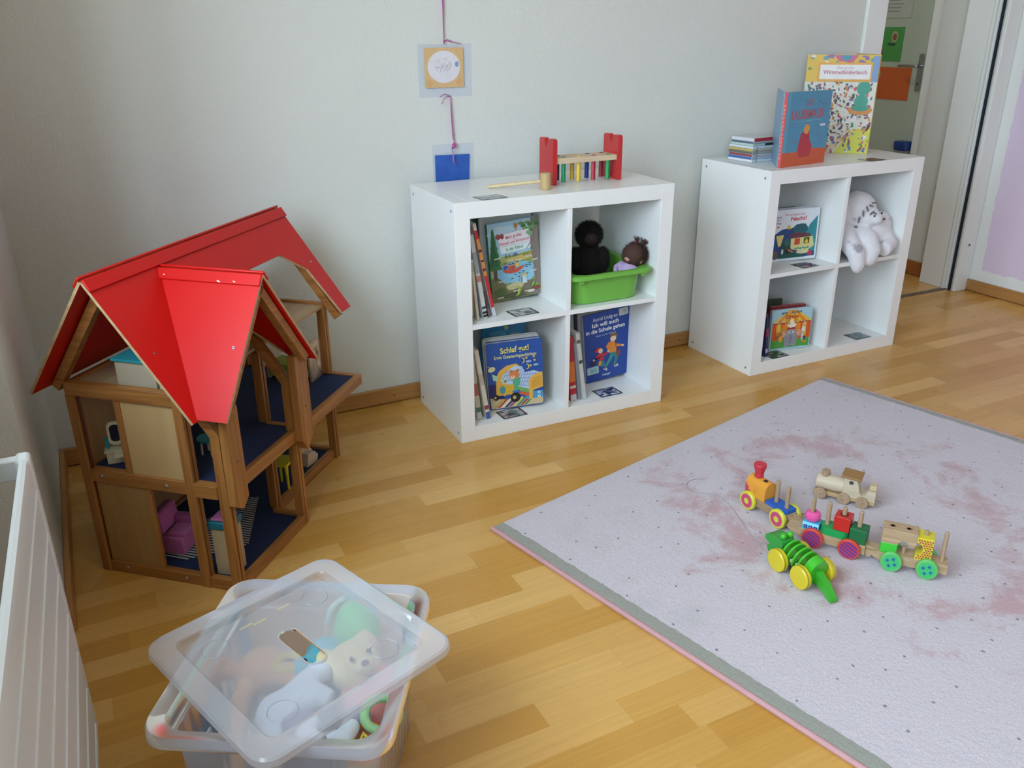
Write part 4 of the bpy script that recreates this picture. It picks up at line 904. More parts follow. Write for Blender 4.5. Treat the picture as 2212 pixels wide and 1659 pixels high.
b.tube([(.020, -.003, 1.060), (.021, -.003, 1.0), (.025, -.003, .925), (.027, -.004, .912)], [.002, .0045, .0045, .002], RB, 6, flat=.4)
b.tube([(.027, -.004, .912), (.030, -.010, .905), (.024, -.014, .898), (.018, -.012, .893), (.022, -.006, .903), (.027, -.005, .909)], [.002, .004, .006, .005, .003, .002], P('#c05c98', .3), 6)
b.tube([(.022, -.008, .897), (.015, -.012, .884), (.019, -.016, .872), (.016, -.018, .858), (.020, -.016, .843), (.026, -.014, .836)], [.0012, .0012, .0018, .0026, .002, .001], P('#a86cb0', .3), 6)
b.build('ribbon', h)
c = MB(); c.box(-.052, .100, -.0012, 0, .70, .905, film); c.build('laminate', h)
b = MB(); b.add([(-.045, -.0016, .715), (.076, -.0016, .715), (.084, -.0016, .868), (-.044, -.0016, .871), (-.045, -.0028, .715), (.076, -.0028, .715), (.084, -.0028, .868), (-.044, -.0028, .871)], [(0, 1, 2, 3), (4, 7, 6, 5), (0, 4, 5, 1), (1, 5, 6, 2), (2, 6, 7, 3), (3, 7, 4, 0)], P('#2f5fb6', .6, .3, 30)); b.build('drawing', h, label='blue painted card')

# ------------------------------------------------------------------ peg bench and mallet on shelf 1
RED = P('#bf2a2a', .35, .08, 20, coat=.2)
bench = thing('hammer_bench', 'wooden hammer bench with red end boards and coloured pegs on the shelf top', 'toy', M=S1 @ T(.405, -.25, .7903))
for x in (0, .248):
    b = MB(); d_, hh = .095, .146
    pts = [(0, 0), (.034, 0), (.042, .020), (.053, .020), (.061, 0), (d_, 0), (d_, hh-.006), (d_-.006, hh), (.062, hh), (.050, hh-.026), (.045, hh-.026), (.033, hh), (.006, hh), (0, hh-.006)]
    b.prism(pts, x, x+.016, RED, Matrix(((0, 0, 1, 0), (1, 0, 0, 0), (0, 1, 0, 0), (0, 0, 0, 1)))); e = b.build('end_board', bench, bev=.002)
b = MB(); b.box(.016, .248, .006, .089, .066, .084, PALEX); bb_ = b.build('bar', bench, bev=.0015)
pegs = [(.036, '#1f9a63', '#1c2e50'), (.093, '#e8c23a', '#dbb43c'), (.150, '#b02a3c', '#2a3490'), (.206, '#1f9a55', '#a0283a')]
for x, cf, cb in pegs:
    for y, c in ((.022, cf), (.066, cb)):
        b = MB(); m_ = P(c, .35, .08, 20)
        for s in (-1, 1): b.prism([(s*.0008, -.007), (s*.004, -.006), (s*.0072, -.002), (s*.0072, .002), (s*.004, .006), (s*.0008, .007)], .004, .0855, m_, T(x+.016, y, 0))
        b.cyl((x+.016, y, .062), (x+.016, y, .0858), .0073, .0073, m_, 16)
        b.build('peg', bench, label=None)
mal = thing('mallet', 'small pale wooden mallet lying on the shelf top beside the hammer bench', 'toy', M=S1 @ T(.352, -.300, .7903))
b = MB(); b.lathe([(0, 0), (.0155, 0), (.017, .002), (.0178, .026), (.017, .050), (.0155, .052), (0, .052)], WOOD('#b79a68', '#cdb27e', 'z', .5), n=24); b.build('head', mal)
b = MB(); b.tube([(-.012, .006, .026), (-.08, .046, .017), (-.155, .090, .0075), (-.162, .094, .0065)], [.0052, .0056, .0062, .004], WOOD('#cbb283', '#dcc79c', 'x', .5), 12); b.build('handle', mal)

# ------------------------------------------------------------------ green bin with two dolls, shelf 1
GRN = P('#74b648', .35, .03, 10)
gb = thing('storage_bin', 'bright green plastic bin in the shelf cube, with two furry dolls in it', 'box', M=S1 @ T(.4065, -.395, FZ))
b = MB()
def ring(w, d, r, z, x0, y0): return [(x, y, z) for x, y in rounded(w, d, r, 6, x0, y0)]
# local: x across 0.. .30, y back 0.. .38
lv = [ring(.255, .33, .055, .0, .0325, .04), ring(.265, .34, .058, .004, .0275, .034), ring(.282, .362, .062, .092, .019, .022), ring(.282, .362, .062, .094, .019, .022), ring(.320, .385, .035, .094, .0, .0), ring(.320, .385, .035, .106, .0, .0), ring(.314, .379, .034, .108, .003, .003), ring(.276, .356, .058, .106, .022, .025), ring(.260, .334, .055, .008, .030, .037)]
n_ = len(lv[0]); vs = [p for r_ in lv for p in r_]; fs = []
for k in range(len(lv)-1): fs += [(k*n_+i, k*n_+(i+1) % n_, (k+1)*n_+(i+1) % n_, (k+1)*n_+i) for i in range(n_)]
fs += [tuple(range(n_-1, -1, -1)), tuple((len(lv)-1)*n_+i for i in range(n_))]
b.add(vs, fs, GRN); b.build('tub', gb, ang=40)
b = MB()
for x in (.03, .273): b.box(x, x+.02, .008, .022, .080, .094, GRN)
b.split('rim_lug', gb, bev=.003)

FUR = P('#241c18', .95, .2, 200); SKIN = P('#c98f78', .6)
dd_ = thing('furry_doll', 'large near-black furry doll sitting at the back left of the green bin', 'doll', M=S1 @ T(.575, -.205, FZ+.012) @ R('Z', -20))
b = MB(); FK = P('#15100e', .95, .2, 200)
b.ball((0, 0, .185), (.045, .042, .044), FK); b.ball((0, 0, .085), (.050, .042, .075), FK); b.ball((-.05, -.015, .10), (.022, .022, .045), FK); b.ball((.05, -.015, .10), (.022, .022, .045), FK)
b.ball((-.034, -.05, .03), (.024, .045, .024), FK); b.ball((.034, -.05, .03), (.024, .045, .024), FK)
b.build('body', dd_, remesh=.004)
b = MB(); b.spikes((0, 0, .187), (.044, .041, .043), 2600, .012, FK, 3, .0009); b.spikes((0, 0, .085), (.049, .041, .075), 2200, .010, FK, 4, .0009); b.spikes((-.05, -.015, .10), (.022, .022, .045), 500, .008, FK, 5); b.spikes((.05, -.015, .10), (.022, .022, .045), 500, .008, FK, 6); b.build('fur', dd_)
b = MB(); b.ball((0, -.036, .180), (.024, .012, .022), P('#2c1c17', .7)); b.ball((-.009, -.048, .186), .0035, BLACK); b.ball((.009, -.048, .186), .0035, BLACK); b.ball((0, -.050, .177), (.003, .003, .0025), P('#33201a')); b.tube([(-.006, -.0485, .170), (0, -.0495, .168), (.006, -.0485, .170)], .0008, BLACK, 5); b.build('face', dd_, label='small brown face')
dl = thing('furry_doll', 'small doll with brown hair tied in pink bands, leaning over the green bin rim, right', 'doll', M=S1 @ T(.652, -.312, FZ+.020) @ R('Y', 22) @ R('Z', -62))
HB = P('#4a3128', .9, .3, 150); PKB = P('#d8587c', .4)
b = MB(); b.ball((0, 0, .125), (.037, .040, .038), HB, M=R('X', 8)); b.spikes((0, 0, .127), (.037, .040, .038), 3000, .014, HB, 7, .0008, up=(0, 0, -.5), jit=.35)
b.build('hair', dl)
b = MB()
for s, yy in ((-.014, .0), (.014, .004)):
    for k in range(90):
        a = random.uniform(0, 6.28); q = random.uniform(0, .010)
        b.tube([(s, yy, .158), (s+q*.5*cos(a), yy+q*.5*sin(a), .172), (s+q*1.8*cos(a), yy+q*1.8*sin(a), .184+random.uniform(-.006, .006))], [.0009, .0008, .0003], HB, 3)
b.build('pigtail', dl)
b = MB(); b.cyl((-.014, 0, .158), (-.014, 0, .168), .0045, .0045, PKB, 12); b.ball((-.018, -.005, .165), (.004, .004, .005), PKB); b.tube([(.012, .010, .150), (.018, .004, .155), (.022, .012, .150), (.016, .018, .144)], .002, PKB, 6, True); b.tube([(-.028, .020, .125), (-.033, .012, .128), (-.031, .016, .133)], .0022, PKB, 6); b.build('hair_band', dl)
b = MB(); b.ball((0, -.024, .112), (.029, .022, .026), SKIN); b.ball((0, -.046, .105), (.011, .009, .009), SKIN); b.ball((-.011, -.044, .118), .003, BLACK); b.ball((.011, -.044, .118), .003, BLACK); b.tube([(-.004, -.054, .1), (0, -.0552, .0985), (.004, -.054, .1)], .0006, BLACK, 4)
b.ball((-.033, -.006, .113), (.005, .008, .010), SKIN); b.ball((.033, -.006, .113), (.005, .008, .010), SKIN); b.build('face', dl)
b = MB(); b.ball((0, -.012, .066), (.034, .030, .036), P('#b7a2c6', .8, .05, 30, .2)); b.tube([(-.030, -.01, .085), (-.036, -.035, .065), (-.024, -.052, .052)], [.011, .010, .008], P('#b7a2c6', .8)); b.tube([(.030, -.01, .085), (.036, -.035, .065), (.024, -.052, .052)], [.011, .010, .008], P('#b7a2c6', .8)); b.build('shirt', dl, remesh=.003)
b = MB(); b.ball((0, -.008, .030), (.036, .034, .028), P('#23233a', .8)); b.build('trousers', dl, remesh=.003)

# ------------------------------------------------------------------ white plush in shelf 2
pw = thing('plush_animal', 'white plush tiger slumped in the shelf cube, paws hanging over the board', 'plush toy', M=S2 @ T(.575, -.30, FZ) @ Matrix.Diagonal((1.06, 1.0, 1.05, 1)))
PW = mat_spots('white_plush', '#e4e1e4', '#a8a0ac', 14, .60, .95, .5, 110, (1, 1, 1))
b = MB()
b.ball((-.030, .02, .165), (.078, .070, .072), PW, R('Y', 12)); b.ball((-.075, .045, .120), (.060, .06, .080), PW)       # head and neck
b.ball((.070, .010, .075), (.092, .085, .072), PW); b.ball((.105, -.005, .110), (.050, .05, .050), PW); b.ball((.020, -.03, .150), (.045, .040, .038), PW)
b.ball((.030, -.062, .145), (.026, .022, .022), PW); b.ball((.0, .03, .222), (.026, .018, .022), PW); b.ball((.058, .02, .192), (.022, .016, .02), PW)
b.tube([(-.075, .0, .100), (-.088, -.055, .060), (-.092, -.100, .030), (-.090, -.110, -.012)], [.042, .038, .034, .026], PW, 12); b.ball((-.089, -.111, -.008), (.027, .024, .034), PW)
b.tube([(-.010, -.02, .080), (-.008, -.070, .066), (-.012, -.098, .032), (-.030, -.104, .004)], [.046, .042, .036, .030], PW, 12); b.ball((-.026, -.104, .004), (.038, .026, .027), PW)
b.tube([(.09, -.03, .065), (.10, -.075, .045), (.050, -.095, .030)], [.044, .036, .032], PW, 12); b.ball((.135, -.02, .055), (.030, .05, .040), PW)
b.build('body', pw, remesh=.0055, smooth=10)
b = MB(); TN = P('#bfae9c', .95, .15, 60, .5, 120); b.ball((-.095, .075, .155), (.060, .045, .085), TN); b.ball((-.06, .07, .20), (.05, .04, .045), TN); b.build('mane', pw, remesh=.005, label='pale tan fur at the back')
b = MB(); GY = P('#7c7480', .9)
for (x_, y_, z_, a) in ((.000, -.052, .196, 20), (-.018, -.052, .186, 60), (-.034, -.050, .170, 80), (.020, -.046, .205, 0), (-.046, -.045, .146, 100), (.012, -.066, .168, 30), (-.004, -.064, .172, -30)):
    b.ball((0, 0, 0), (.014, .004, .0032), GY, T(x_, y_, z_) @ R('Y', a), 10, 6)
b.split('stripe', pw)
b = MB(); b.ball((.044, -.084, .147), (.006, .005, .005), P('#6a5560', .4)); b.ball((.006, -.070, .160), (.004, .003, .004), BLACK); b.ball((.040, -.072, .168), (.004, .003, .004), BLACK); b.build('face', pw)
# ------------------------------------------------------------------ dollhouse
DH = T(-1.1081, -.6697, 0) @ Matrix.Rotation(-.7387, 4, 'Z')
dh = thing('dollhouse', 'wooden dollhouse with red gabled roof and blue carpeted floors in the room corner', 'dollhouse', M=DH)
HX = WOOD('#8c5828', '#b67d40', 'x', .45, .8); HY = WOOD('#8c5828', '#b67d40', 'y', .45, .8); HZ = WOOD('#8c5828', '#b67d40', 'z', .45, .8)
PLY = WOOD('#bf9c69', '#c9a874', 'z', .55, .35); PLYD = WOOD('#a07a48', '#b08a55', 'z', .55, .5); PLE = WOOD('#b59468', '#cdb084', 'x', .6)
ROOF = P('#c8140f', .40, .04, 12, .03, 400); ROOF.node_tree.nodes['Principled BSDF'].inputs['Specular IOR Level'].default_value = .36
BLUE = P('#19284e', .95, .12, 90, .3, 300)
W_, Q_, L_, h1, h2, r_, zr = .300, .400, .735, .291, .515, .153, .773
ca, sa = .5812, .8137; cb_, sb_ = .6047, .7965
def beam(b, p0, p1, w, h, mat, up=(0, 0, 1)):
    p0, p1 = Vector(p0), Vector(p1); x = (p1-p0).normalized(); M = frame(p0, x, Vector(up).cross(x)); b.box(0, (p1-p0).length, -w/2, w/2, -h/2, h/2, mat, M)
def part(name, fn, bev=.001, par=None, **k):
    b = MB(); fn(b); return b.build(name, par or dh, bev=bev, **k)
def post(u, v, z0, z1):
    k = .024; pts = [(0, 0), (k, 0), (k, .009), (k-.006, .009), (k-.006, .014), (k, .014), (k, k), (0, k)]
    part('post', lambda b: b.prism([(x+u, y+v) for x, y in pts], z0, z1, HZ), .0008)
post(0, 0, 0, h2-.033); post(W_-.012, 0, 0, h2+.02)
post(Q_-.026, 0, 0, .418); post(Q_-.026, .320, 0, .418); post(W_-.026, .352, 0, h2-.03)
post(W_-.02, L_-.024, 0, h1-.034); post(W_-.02, L_-.024, h1+.0003, h2-.002); post(0, L_-.024, 0, h1-.034); post(0, L_-.024, h1+.0003, h2-.033); post(0, .352, 0, h1-.034); post(0, .352, h1+.0003, h2-.033)
# ground frame and carpets
BH = .03
for (u0, u1, v0, v1, m) in ((.0245, W_-.0125, .002, .020, HX), (W_+.0125, Q_-.0265, .002, .020, HX), (Q_-.018, Q_-.002, .0245, .3195, HY), (W_-.0015, Q_-.0265, .326, .342, HX), (W_-.020, W_-.004, .3765, L_-.0245, HY), (.0245, W_-.0205, L_-.020, L_-.004, HX), (.002, .018, .0245, .3515, HY), (.002, .018, .3765, L_-.0245, HY)):
    part('base_rail', lambda b: b.box(u0, u1, v0, v1, .0005, BH, m))
part('floor_carpet', lambda b: b.prism([(.0185, .0205), (Q_-.0265, .0205), (Q_-.0185, .0205), (Q_-.0185, .3255), (W_-.0205, .3435), (W_-.0205, L_-.0205), (.0185, L_-.0205)], .006, .022, BLUE), 0, label='dark blue carpet of the ground floor')
# first floor deck with its balcony
part('floor_carpet', lambda b: b.box(.0165, Q_-.0165, .0225, L_-.0165, h1-.018, h1-.004, BLUE), 0, label='dark blue carpet of the upper floor')
for (u0, u1, v0, v1, m) in ((.0245, W_-.0125, .001, .022, HX), (W_+.0125, Q_-.0265, -.004, .022, HX), (Q_-.016, Q_, .0245, .3195, HY), (Q_-.016, Q_, .3445, L_, HY), (.0005, Q_-.0165, L_-.016, L_, HX), (.0005, .016, .0245, L_-.0165, HY)):
    part('deck_rail', lambda b: b.box(u0, u1, v0, v1, h1-.033, h1, m))
part('deck_rail', lambda b: b.box(W_+.0005, Q_-.0265, .345, .360, h1-.028, h1, HX))
# attic
part('attic_floor', lambda b: b.box(.017, W_-.0005, .0235, L_-.0165, h2-.015, h2-.007, WOOD('#a58a66', '#b89b76', 'y', .6, .5)), 0)
part('attic_rail', lambda b: b.box(.0005, W_-.0125, .001, .023, h2-.033, h2, HX)); part('attic_rail', lambda b: b.box(.0165, W_, L_-.016, L_, h2-.028, h2, HX)); part('attic_rail', lambda b: b.box(.001, .0165, .0245, L_-.0005, h2-.028, h2, HY))
# rafters
def rafter(v, side, uend):
    o = (-.0115*side, -.008)
    u0, z0 = r_+o[0], zr-.004+o[1]; ue = uend+o[0]; ze = zr-.004-1.4*abs(uend-r_)+o[1]
    part('rafter', lambda b: beam(b, (u0, v, z0), (ue, v, ze), .022, .022, HX, (0, 1, 0)))
for v in (.012, L_-.012): rafter(v, -1, -.035)
rafter(.012, 1, .402); rafter(.334, 1, .402); rafter(L_-.012, 1, .358)
dv, zd, ud = .182, .745, .447
def drafter(side):
    v0 = dv-side*.011; v1 = dv+side*.19
    part('rafter', lambda b: beam(b, (.424, v0, zd-.012), (.424, v1-side*.011, zd-1.317*.19-.012), .022, .024, HY, (1, 0, 0)))
drafter(-1); drafter(1)
# flat boards that carry the dormer front
def plate(v0, v1, s):
    pts = [(v0, .245), (v0+.5*(v1-v0), .228), (v1, .250), (v1, .480), (v1-.012, .500), (v0+.004, .475)] if s < 0 else [(v0, .262), (v0+.4*(v1-v0), .228), (v1, .262), (v1, .470), (v1-.012, .495), (v0, .500)]
    part('dormer_board', lambda b: b.prism(pts, Q_+.0005, Q_+.022, HZ, Matrix(((0, 0, 1, 0), (1, 0, 0, 0), (0, 1, 0, 0), (0, 0, 0, 1)))), .0015)
plate(-.002, .050, -1); plate(.318, .378, 1)
for v in (.024, .350): part('screw', lambda b: b.cyl((Q_+.0222, v, .352), (Q_+.0235, v, .352), .0035, .003, P('#5b4a3c', .4), 12), 0)
# roof
TS = .007
Fm = frame((r_, 0, zr), (0, 1, 0), (ca, 0, -sa))
front = [(-.048, 0), (.776, 0), (.776, .351), (.718, .351), (.703, .192), (.628, .122), (.452, .122), (.402, .192), (.412, .351), (.374, .351), (.182, .045), (-.026, .374), (-.048, .374)]
def slab(pts, z0, z1, M): return lambda b: b.prism(pts, z0, z1, ROOF, M, side=PLE)
part('roof_panel', slab(front, -TS, 0, Fm), .0006)
part('roof_panel', slab([(-.048, 0), (.776, 0), (.776, .337), (-.048, .337)], 0, TS, frame((r_, 0, zr), (0, 1, 0), (-ca, 0, -sa))), .0006)
Dl = frame((0, dv, zd), (1, 0, 0), (0, -cb_, -sb_)); Dr = frame((0, dv, zd), (1, 0, 0), (0, cb_, -sb_))
part('roof_panel', slab([(.172, 0), (ud, 0), (ud, .343), (.369, .343)], -TS, 0, Dl), .0006)
part('roof_panel', slab([(.172, 0), (ud, 0), (ud, .343), (.369, .343)], 0, TS, Dr), .0006)
part('ridge_cap', lambda b: (b.box(-.050, .779, -.004, .026, -TS-.006, -TS, ROOF, Fm), b.box(-.050, .779, -.010, .018, TS, TS+.006, ROOF, frame((r_, 0, zr), (0, 1, 0), (-ca, 0, -sa)))), .002)
part('ridge_cap', lambda b: (b.box(.166, ud+.002, -.004, .024, -TS-.006, -TS, ROOF, Dl), b.box(.166, ud+.002, -.010, .018, TS, TS+.006, ROOF, Dr)), .002)
for x, y, q in ((.199, .014, .0035), (.345, .021, .006), (.385, .019, .0045)):
    part('paint_chip', lambda b: b.flat(xform([(-1, -.2), (-.2, -.35), (.9, -.15), (.4, .3), (-.5, .25)], x, y, .3, q, q), -TS-.0064, P('#e3c9c4', .6), Dl), 0)
for M, x, y, s in ((Fm, -.006, .20, -1), (Fm, .742, .178, -1), (Dl, .42, .172, -1)):
    part('screw', lambda b: (b.cyl((x, y, s*(TS-.001)), (x, y, s*(TS+.001)), .004, .0035, STEEL, 12, M=M), b.cyl((x, y, s*(TS+.0008)), (x, y, s*(TS+.0012)), .0015, .0015, BLACK, 8, M=M)), 0)
# sliding wall panels of the end wall, back wall panels
part('wall_panel', lambda b: b.box(.143, .2875, .008, .0115, h1+.0005, h2-.0335, PLY), 0); part('wall_panel', lambda b: (b.box(.0245, .172, .0085, .0125, BH+.0005, h1-.0335, PLYD)), 0)
part('panel_strip', lambda b: b.box(.127, .143, .004, .014, h1+.0005, h2-.0335, HZ)); part('panel_strip', lambda b: b.box(.172, .184, .004, .015, BH+.0005, h1-.0335, HZ)); 
part('wall_panel', lambda b: b.box(.004, .008, .0245, .3515, h1+.0005, h2-.0285, PLYD), 0); part('wall_panel', lambda b: b.box(.004, .008, .0245, .3515, BH+.0005, h1-.0335, PLYD), 0)
part('corner_strip', lambda b: b.box(.0245, .030, .006, .012, h1, h2-.034, P('#5c2f14')), 0); part('corner_strip', lambda b: b.box(.0245, .028, .006, .0083, BH, h1-.034, P('#5c2f14')), 0)
for u, z in ((.056, h1-.015), (.235, h1-.017), (.075, .018), (.245, .016)):
    part('bolt', lambda b: b.ball((u, .0005 if z > .1 else .0015, z), (.0052, .0025, .0052), STEEL, None, 14, 8), 0)

# ------------------------------------------------------------------ dollhouse furniture
G0, G1z, G2 = .0222, h1-.0038, h2-.0068
CR = P('#cfc4a4', .5, .05, 60); TEAL = P('#1f8f9a', .45, .06, 40); TEALD = P('#187080', .5, .06, 40)
# vanity
t = thing('toy_vanity', 'toy dressing table with a dark oval mirror on the dollhouse upper floor', 'toy furniture', M=DH @ T(.062, .062, G1z) @ R('Z', 35))
b = MB(); b.box(-.026, .026, -.012, .018, .0, .030, CR); b.box(-.030, .030, -.014, .020, .030, .034, CR); b.build('drawer_box', t, bev=.001)
b = MB(); b.box(-.006, .028, -.045, -.012, .028, .033, CR); b.build('shelf_top', t, bev=.001)
b = MB(); b.prism(rounded(.036, .062, .014, 5, -.018, .040), -.003, .003, CR, frame((0, .012, 0), (1, 0, 0), (0, 0, 1))); b.build('mirror_frame', t)
b = MB(); b.prism(rounded(.024, .044, .010, 5, -.012, .050), .003, .0036, P('#1c2538', .1), frame((0, .012, 0), (1, 0, 0), (0, 0, 1))); b.build('mirror_glass', t)
b = MB(); [b.box(s*.022-.004, s*.022+.004, .006, .016, .034, .062, TEAL) for s in (-1, 1)]; b.split('side_arm', t, bev=.001)
# small teal table further in
t = thing('toy_table', 'small teal toy table on the dollhouse upper floor behind the second post', 'toy furniture', M=DH @ T(.255, .155, G1z))
b = MB(); b.cyl((0, 0, .040), (0, 0, .045), .028, .028, TEAL, 24); b.build('top', t)
for a in (45, 135, 225, 315): b = MB(); b.cyl((.02*cos(radians(a)), .02*sin(radians(a)), 0), (.018*cos(radians(a)), .018*sin(radians(a)), .04), .003, .003, CR, 8); b.build('leg', t)
# bed
t = thing('toy_bed', 'pale toy bed with moon cut-out headboard and green blanket on the dollhouse balcony floor', 'toy furniture', M=DH @ T(.283, .640, G1z))
M_ = Matrix(((0, 0, 1, 0), (1, 0, 0, 0), (0, 1, 0, 0), (0, 0, 0, 1)))
hb = [(0, 0), (.074, 0), (.074, .112), (.060, .122), (.022, .122), (.0, .106)]
moon = [(.040+.019*cos(a), .068+.021*sin(a)) for a in [radians(q) for q in range(-75, 76, 15)]]+[(.040+.006*cos(a)-.0, .068+.021*sin(a)) for a in [radians(q) for q in range(75, -76, -15)]]
b = MB(); b.prism(hb, -.008, .0, PALEZ, M_); o = b.build('headboard', t)
# crescent opening cut with a boolean
cm_ = MB(); cm_.prism([(x-.002, y) for x, y in moon], -.02, .01, PALEZ, M_); c_ = cm_.build('moon_cutter', None); c_.matrix_world = DH @ T(.283, .640, G1z)
mo = o.modifiers.new('cut', 'BOOLEAN'); mo.operation = 'DIFFERENCE'; mo.object = c_; mo.solver = 'EXACT'
bpy.context.view_layer.update(); dg = bpy.context.evaluated_depsgraph_get(); me2 = bpy.data.meshes.new_from_object(o.evaluated_get(dg)); o.modifiers.clear(); o.data = me2; bpy.data.objects.remove(c_)
b = MB(); b.box(-.150, -.142, .002, .072, 0, .085, PALEZ); b.build('footboard', t, bev=.001)
b = MB(); b.box(-.142, -.008, .004, .070, .015, .035, CR); b.build('mattress', t, bev=.002)
b = MB(); b.box(-.141, -.014, -.001, .075, .036, .050, P('#8b9440', .9, .2, 60, .4, 200)); b.box(-.141, -.014, -.003, .001, .012, .044, P('#8b9440', .9, .2, 60, .4, 200)); b.build('blanket', t, bev=.004)
t = thing('toy_cushion', 'blue heart-shaped toy cushion on the dollhouse bed behind the headboard', 'toy', M=DH @ T(.245, .668, G1z+.0505))
hp = [(.022*(16*sin(a)**3)/17, .020*(13*cos(a)-5*cos(2*a)-2*cos(3*a)-cos(4*a))/17+.030) for a in [2*pi*i/28 for i in range(28)]]
b = MB(); b.prism([(x, z*1.0+.018) for x, z in hp], 0, .010, P('#2f7fc4', .8), Matrix(((.4, 0, .92, 0), (.92, 0, -.4, 0), (0, 1, 0, 0), (0, 0, 0, 1)))); b.build('cushion', t, bev=.003)
b = MB(); b.box(-.008, .012, -.006, .006, 0, .034, P('#b08468', .8)); b.build('stand', t, bev=.002)
# attic chest
t = thing('toy_chest', 'pale toy chest with a teal lid on the attic floor under the main gable', 'toy furniture', M=DH @ T(.130, .030, G2))
b = MB(); b.box(0, .105, 0, .070, .0, .062, P('#b4a78f', .6, .05, 50)); b.build('body', t, bev=.001)
b = MB(); b.box(-.006, .111, -.005, .075, .062, .068, TEAL); b.build('lid', t, bev=.001)
b = MB(); b.box(.112, .118, .0, .03, 0, .05, CR); b.build('end_board', t, bev=.001)
# ground floor: sofa, cabinet, striped mat, yellow stool, wooden step
PKF = P('#c0629a', .95, .1, 60, .3, 250, sheen=.3)
t = thing('toy_sofa', 'pink foam toy sofa on the striped mat, dollhouse ground floor', 'toy furniture', M=DH @ T(.120, .070, G0+.0016) @ R('Z', 6))
b = MB(); b.box(0, .070, 0, .085, .0, .050, PKF); b.build('seat', t, bev=.004)
b = MB(); b.box(-.002, .026, .0, .085, .050, .112, PKF, T(0, 0, 0) @ R('Y', -7)); b.build('backrest', t, bev=.006)
b = MB(); b.box(.0, .068, .060, .086, .050, .078, PKF); b.build('armrest', t, bev=.005); b = MB(); b.box(.026, .074, .004, .058, .050, .062, PKF); b.build('cushion', t, bev=.004)
t = thing('toy_cabinet', 'tall pale toy cabinet with a teal top behind the corner post, dollhouse ground floor', 'toy furniture', M=DH @ T(.3145, .031, G0) @ R('Z', 4))
b = MB(); b.box(0, .052, 0, .050, .0, .128, P('#b7a27e', .6, .08, 30)); b.build('body', t, bev=.001); b = MB(); b.box(-.004, .056, -.004, .054, .128, .150, TEALD); b.build('top', t, bev=.004); b = MB(); b.box(.002, .05, .002, .046, .150, .156, PKF); b.build('cloth', t, bev=.002)
o = MB(); o.prism([(.100, .065), (.196, .058), (.318, .166), (.214, .392), (.172, .372)], G0, G0+.0014, mat_stripes('black_white_stripes', '#17171c', '#b9b9bc', 1, .0105)); o = o.build('toy_mat'); o.matrix_world = DH
tag(o, 'black and white striped fabric mat on the dollhouse ground floor carpet', 'mat')
YE = P('#d8cf24', .3, .05, 30, coat=.3)
t = thing('toy_stool', 'bright yellow plastic toy stool, dollhouse ground floor', 'toy furniture', M=DH @ T(.236, .435, G0) @ R('Z', 8))
b = MB(); b.prism(rounded(.052, .062, .008, 4), .080, .088, YE); b.build('seat', t, bev=.001)
for x, y in ((.004, .004), (.048, .004), (.004, .058), (.048, .058)): b = MB(); b.tube([(x, y, .0), (x+(.026-x)*.1, y+(.031-y)*.1, .05), (x+(.026-x)*.15, y+(.031-y)*.15, .082)], [.0035, .0045, .007], YE, 8); b.build('leg', t)
t = thing('toy_bench', 'pale wooden toy bench with slanted corners at the far end of the dollhouse ground floor', 'toy furniture', M=DH @ T(.205, .600, G0) @ R('Z', -8))
b = MB(); b.prism([(0, 0), (.058, 0), (.064, .026), (.045, .050), (.012, .056), (0, .044)], 0, .036, PALEX, Matrix(((0, 0, 1, 0), (1, 0, 0, 0), (0, 1, 0, 0), (0, 0, 0, 1)))); b.build('end', t, bev=.001)
b = MB(); b.prism([(0, 0), (.052, 0), (.058, .020), (.042, .038), (.01, .04)], 0.0362, .060, PALEY, Matrix(((0, 0, 1, 0), (1, 0, 0, 0), (0, 1, 0, 0), (0, 0, 0, 1)))); b.build('seat', t, bev=.001)

# ------------------------------------------------------------------ translucent toy box with loose lid
BXA = radians(-31.3)
FROST = mat_plastic('frosted_plastic', '#e8eefc', .50, .25, .6); LIDM = mat_plastic('frosted_lid_plastic', '#eef3ff', .64, .12, .6); LIDF = mat_plastic('frosted_lid_flange', '#f2f5ff', .42, .15, .6)
bx = thing('plastic_box', 'frosted see-through plastic box full of plush toys on the floor, lid askew on top', 'box', (-.799, -1.561, 0), BXA)
H_ = .28
def shell(levels, mat):
    b = MB(); n = len(levels[0]); vs = [p for l in levels for p in l]; fs = []
    for k in range(len(levels)-1): fs += [(k*n+i, k*n+(i+1) % n, (k+1)*n+(i+1) % n, (k+1)*n+i) for i in range(n)]
    return b, vs, fs, n
def rr(w, d, r, z): return [(x, y, z) for x, y in rounded(w, d, r, 7, -w/2, -d/2)]
def ribbed(w, d, r, z, a=.0016, k=9):
    out = []
    base = rounded(w, d, r, 5, -w/2, -d/2)
    n = len(base)
    for i in range(n):
        p, q = Vector(base[i]), Vector(base[(i+1) % n]); L = (q-p).length
        if L > .1:
            m = 36; nrm = Vector((q-p).yx).normalized(); nrm = Vector((nrm.x, -nrm.y))
            for j in range(m):
                t_ = j/m; o_ = a*(1 if (j % 4) in (1, 2) else 0); out.append(tuple(p+(q-p)*t_+nrm*o_)+(z,))
        else: out.append((p.x, p.y, z))
    return out
lv = [ribbed(.285, .305, .03, .0005), ribbed(.30, .32, .032, .008), ribbed(.325, .345, .036, H_-.045)]
b, vs, fs, n = shell(lv, FROST); b.add(vs, fs+[tuple(range(n-1, -1, -1))], FROST); b.build('tub', bx, ang=60)
lv = [rr(.325, .345, .036, H_-.046), rr(.336, .356, .038, H_-.044), rr(.340, .360, .038, H_-.008), rr(.345, .365, .040, H_-.006), rr(.385, .405, .045, H_-.001), rr(.390, .410, .046, H_-.004), rr(.392, .412, .046, H_-.022), rr(.388, .408, .045, H_-.022), rr(.386, .406, .045, H_-.008)]
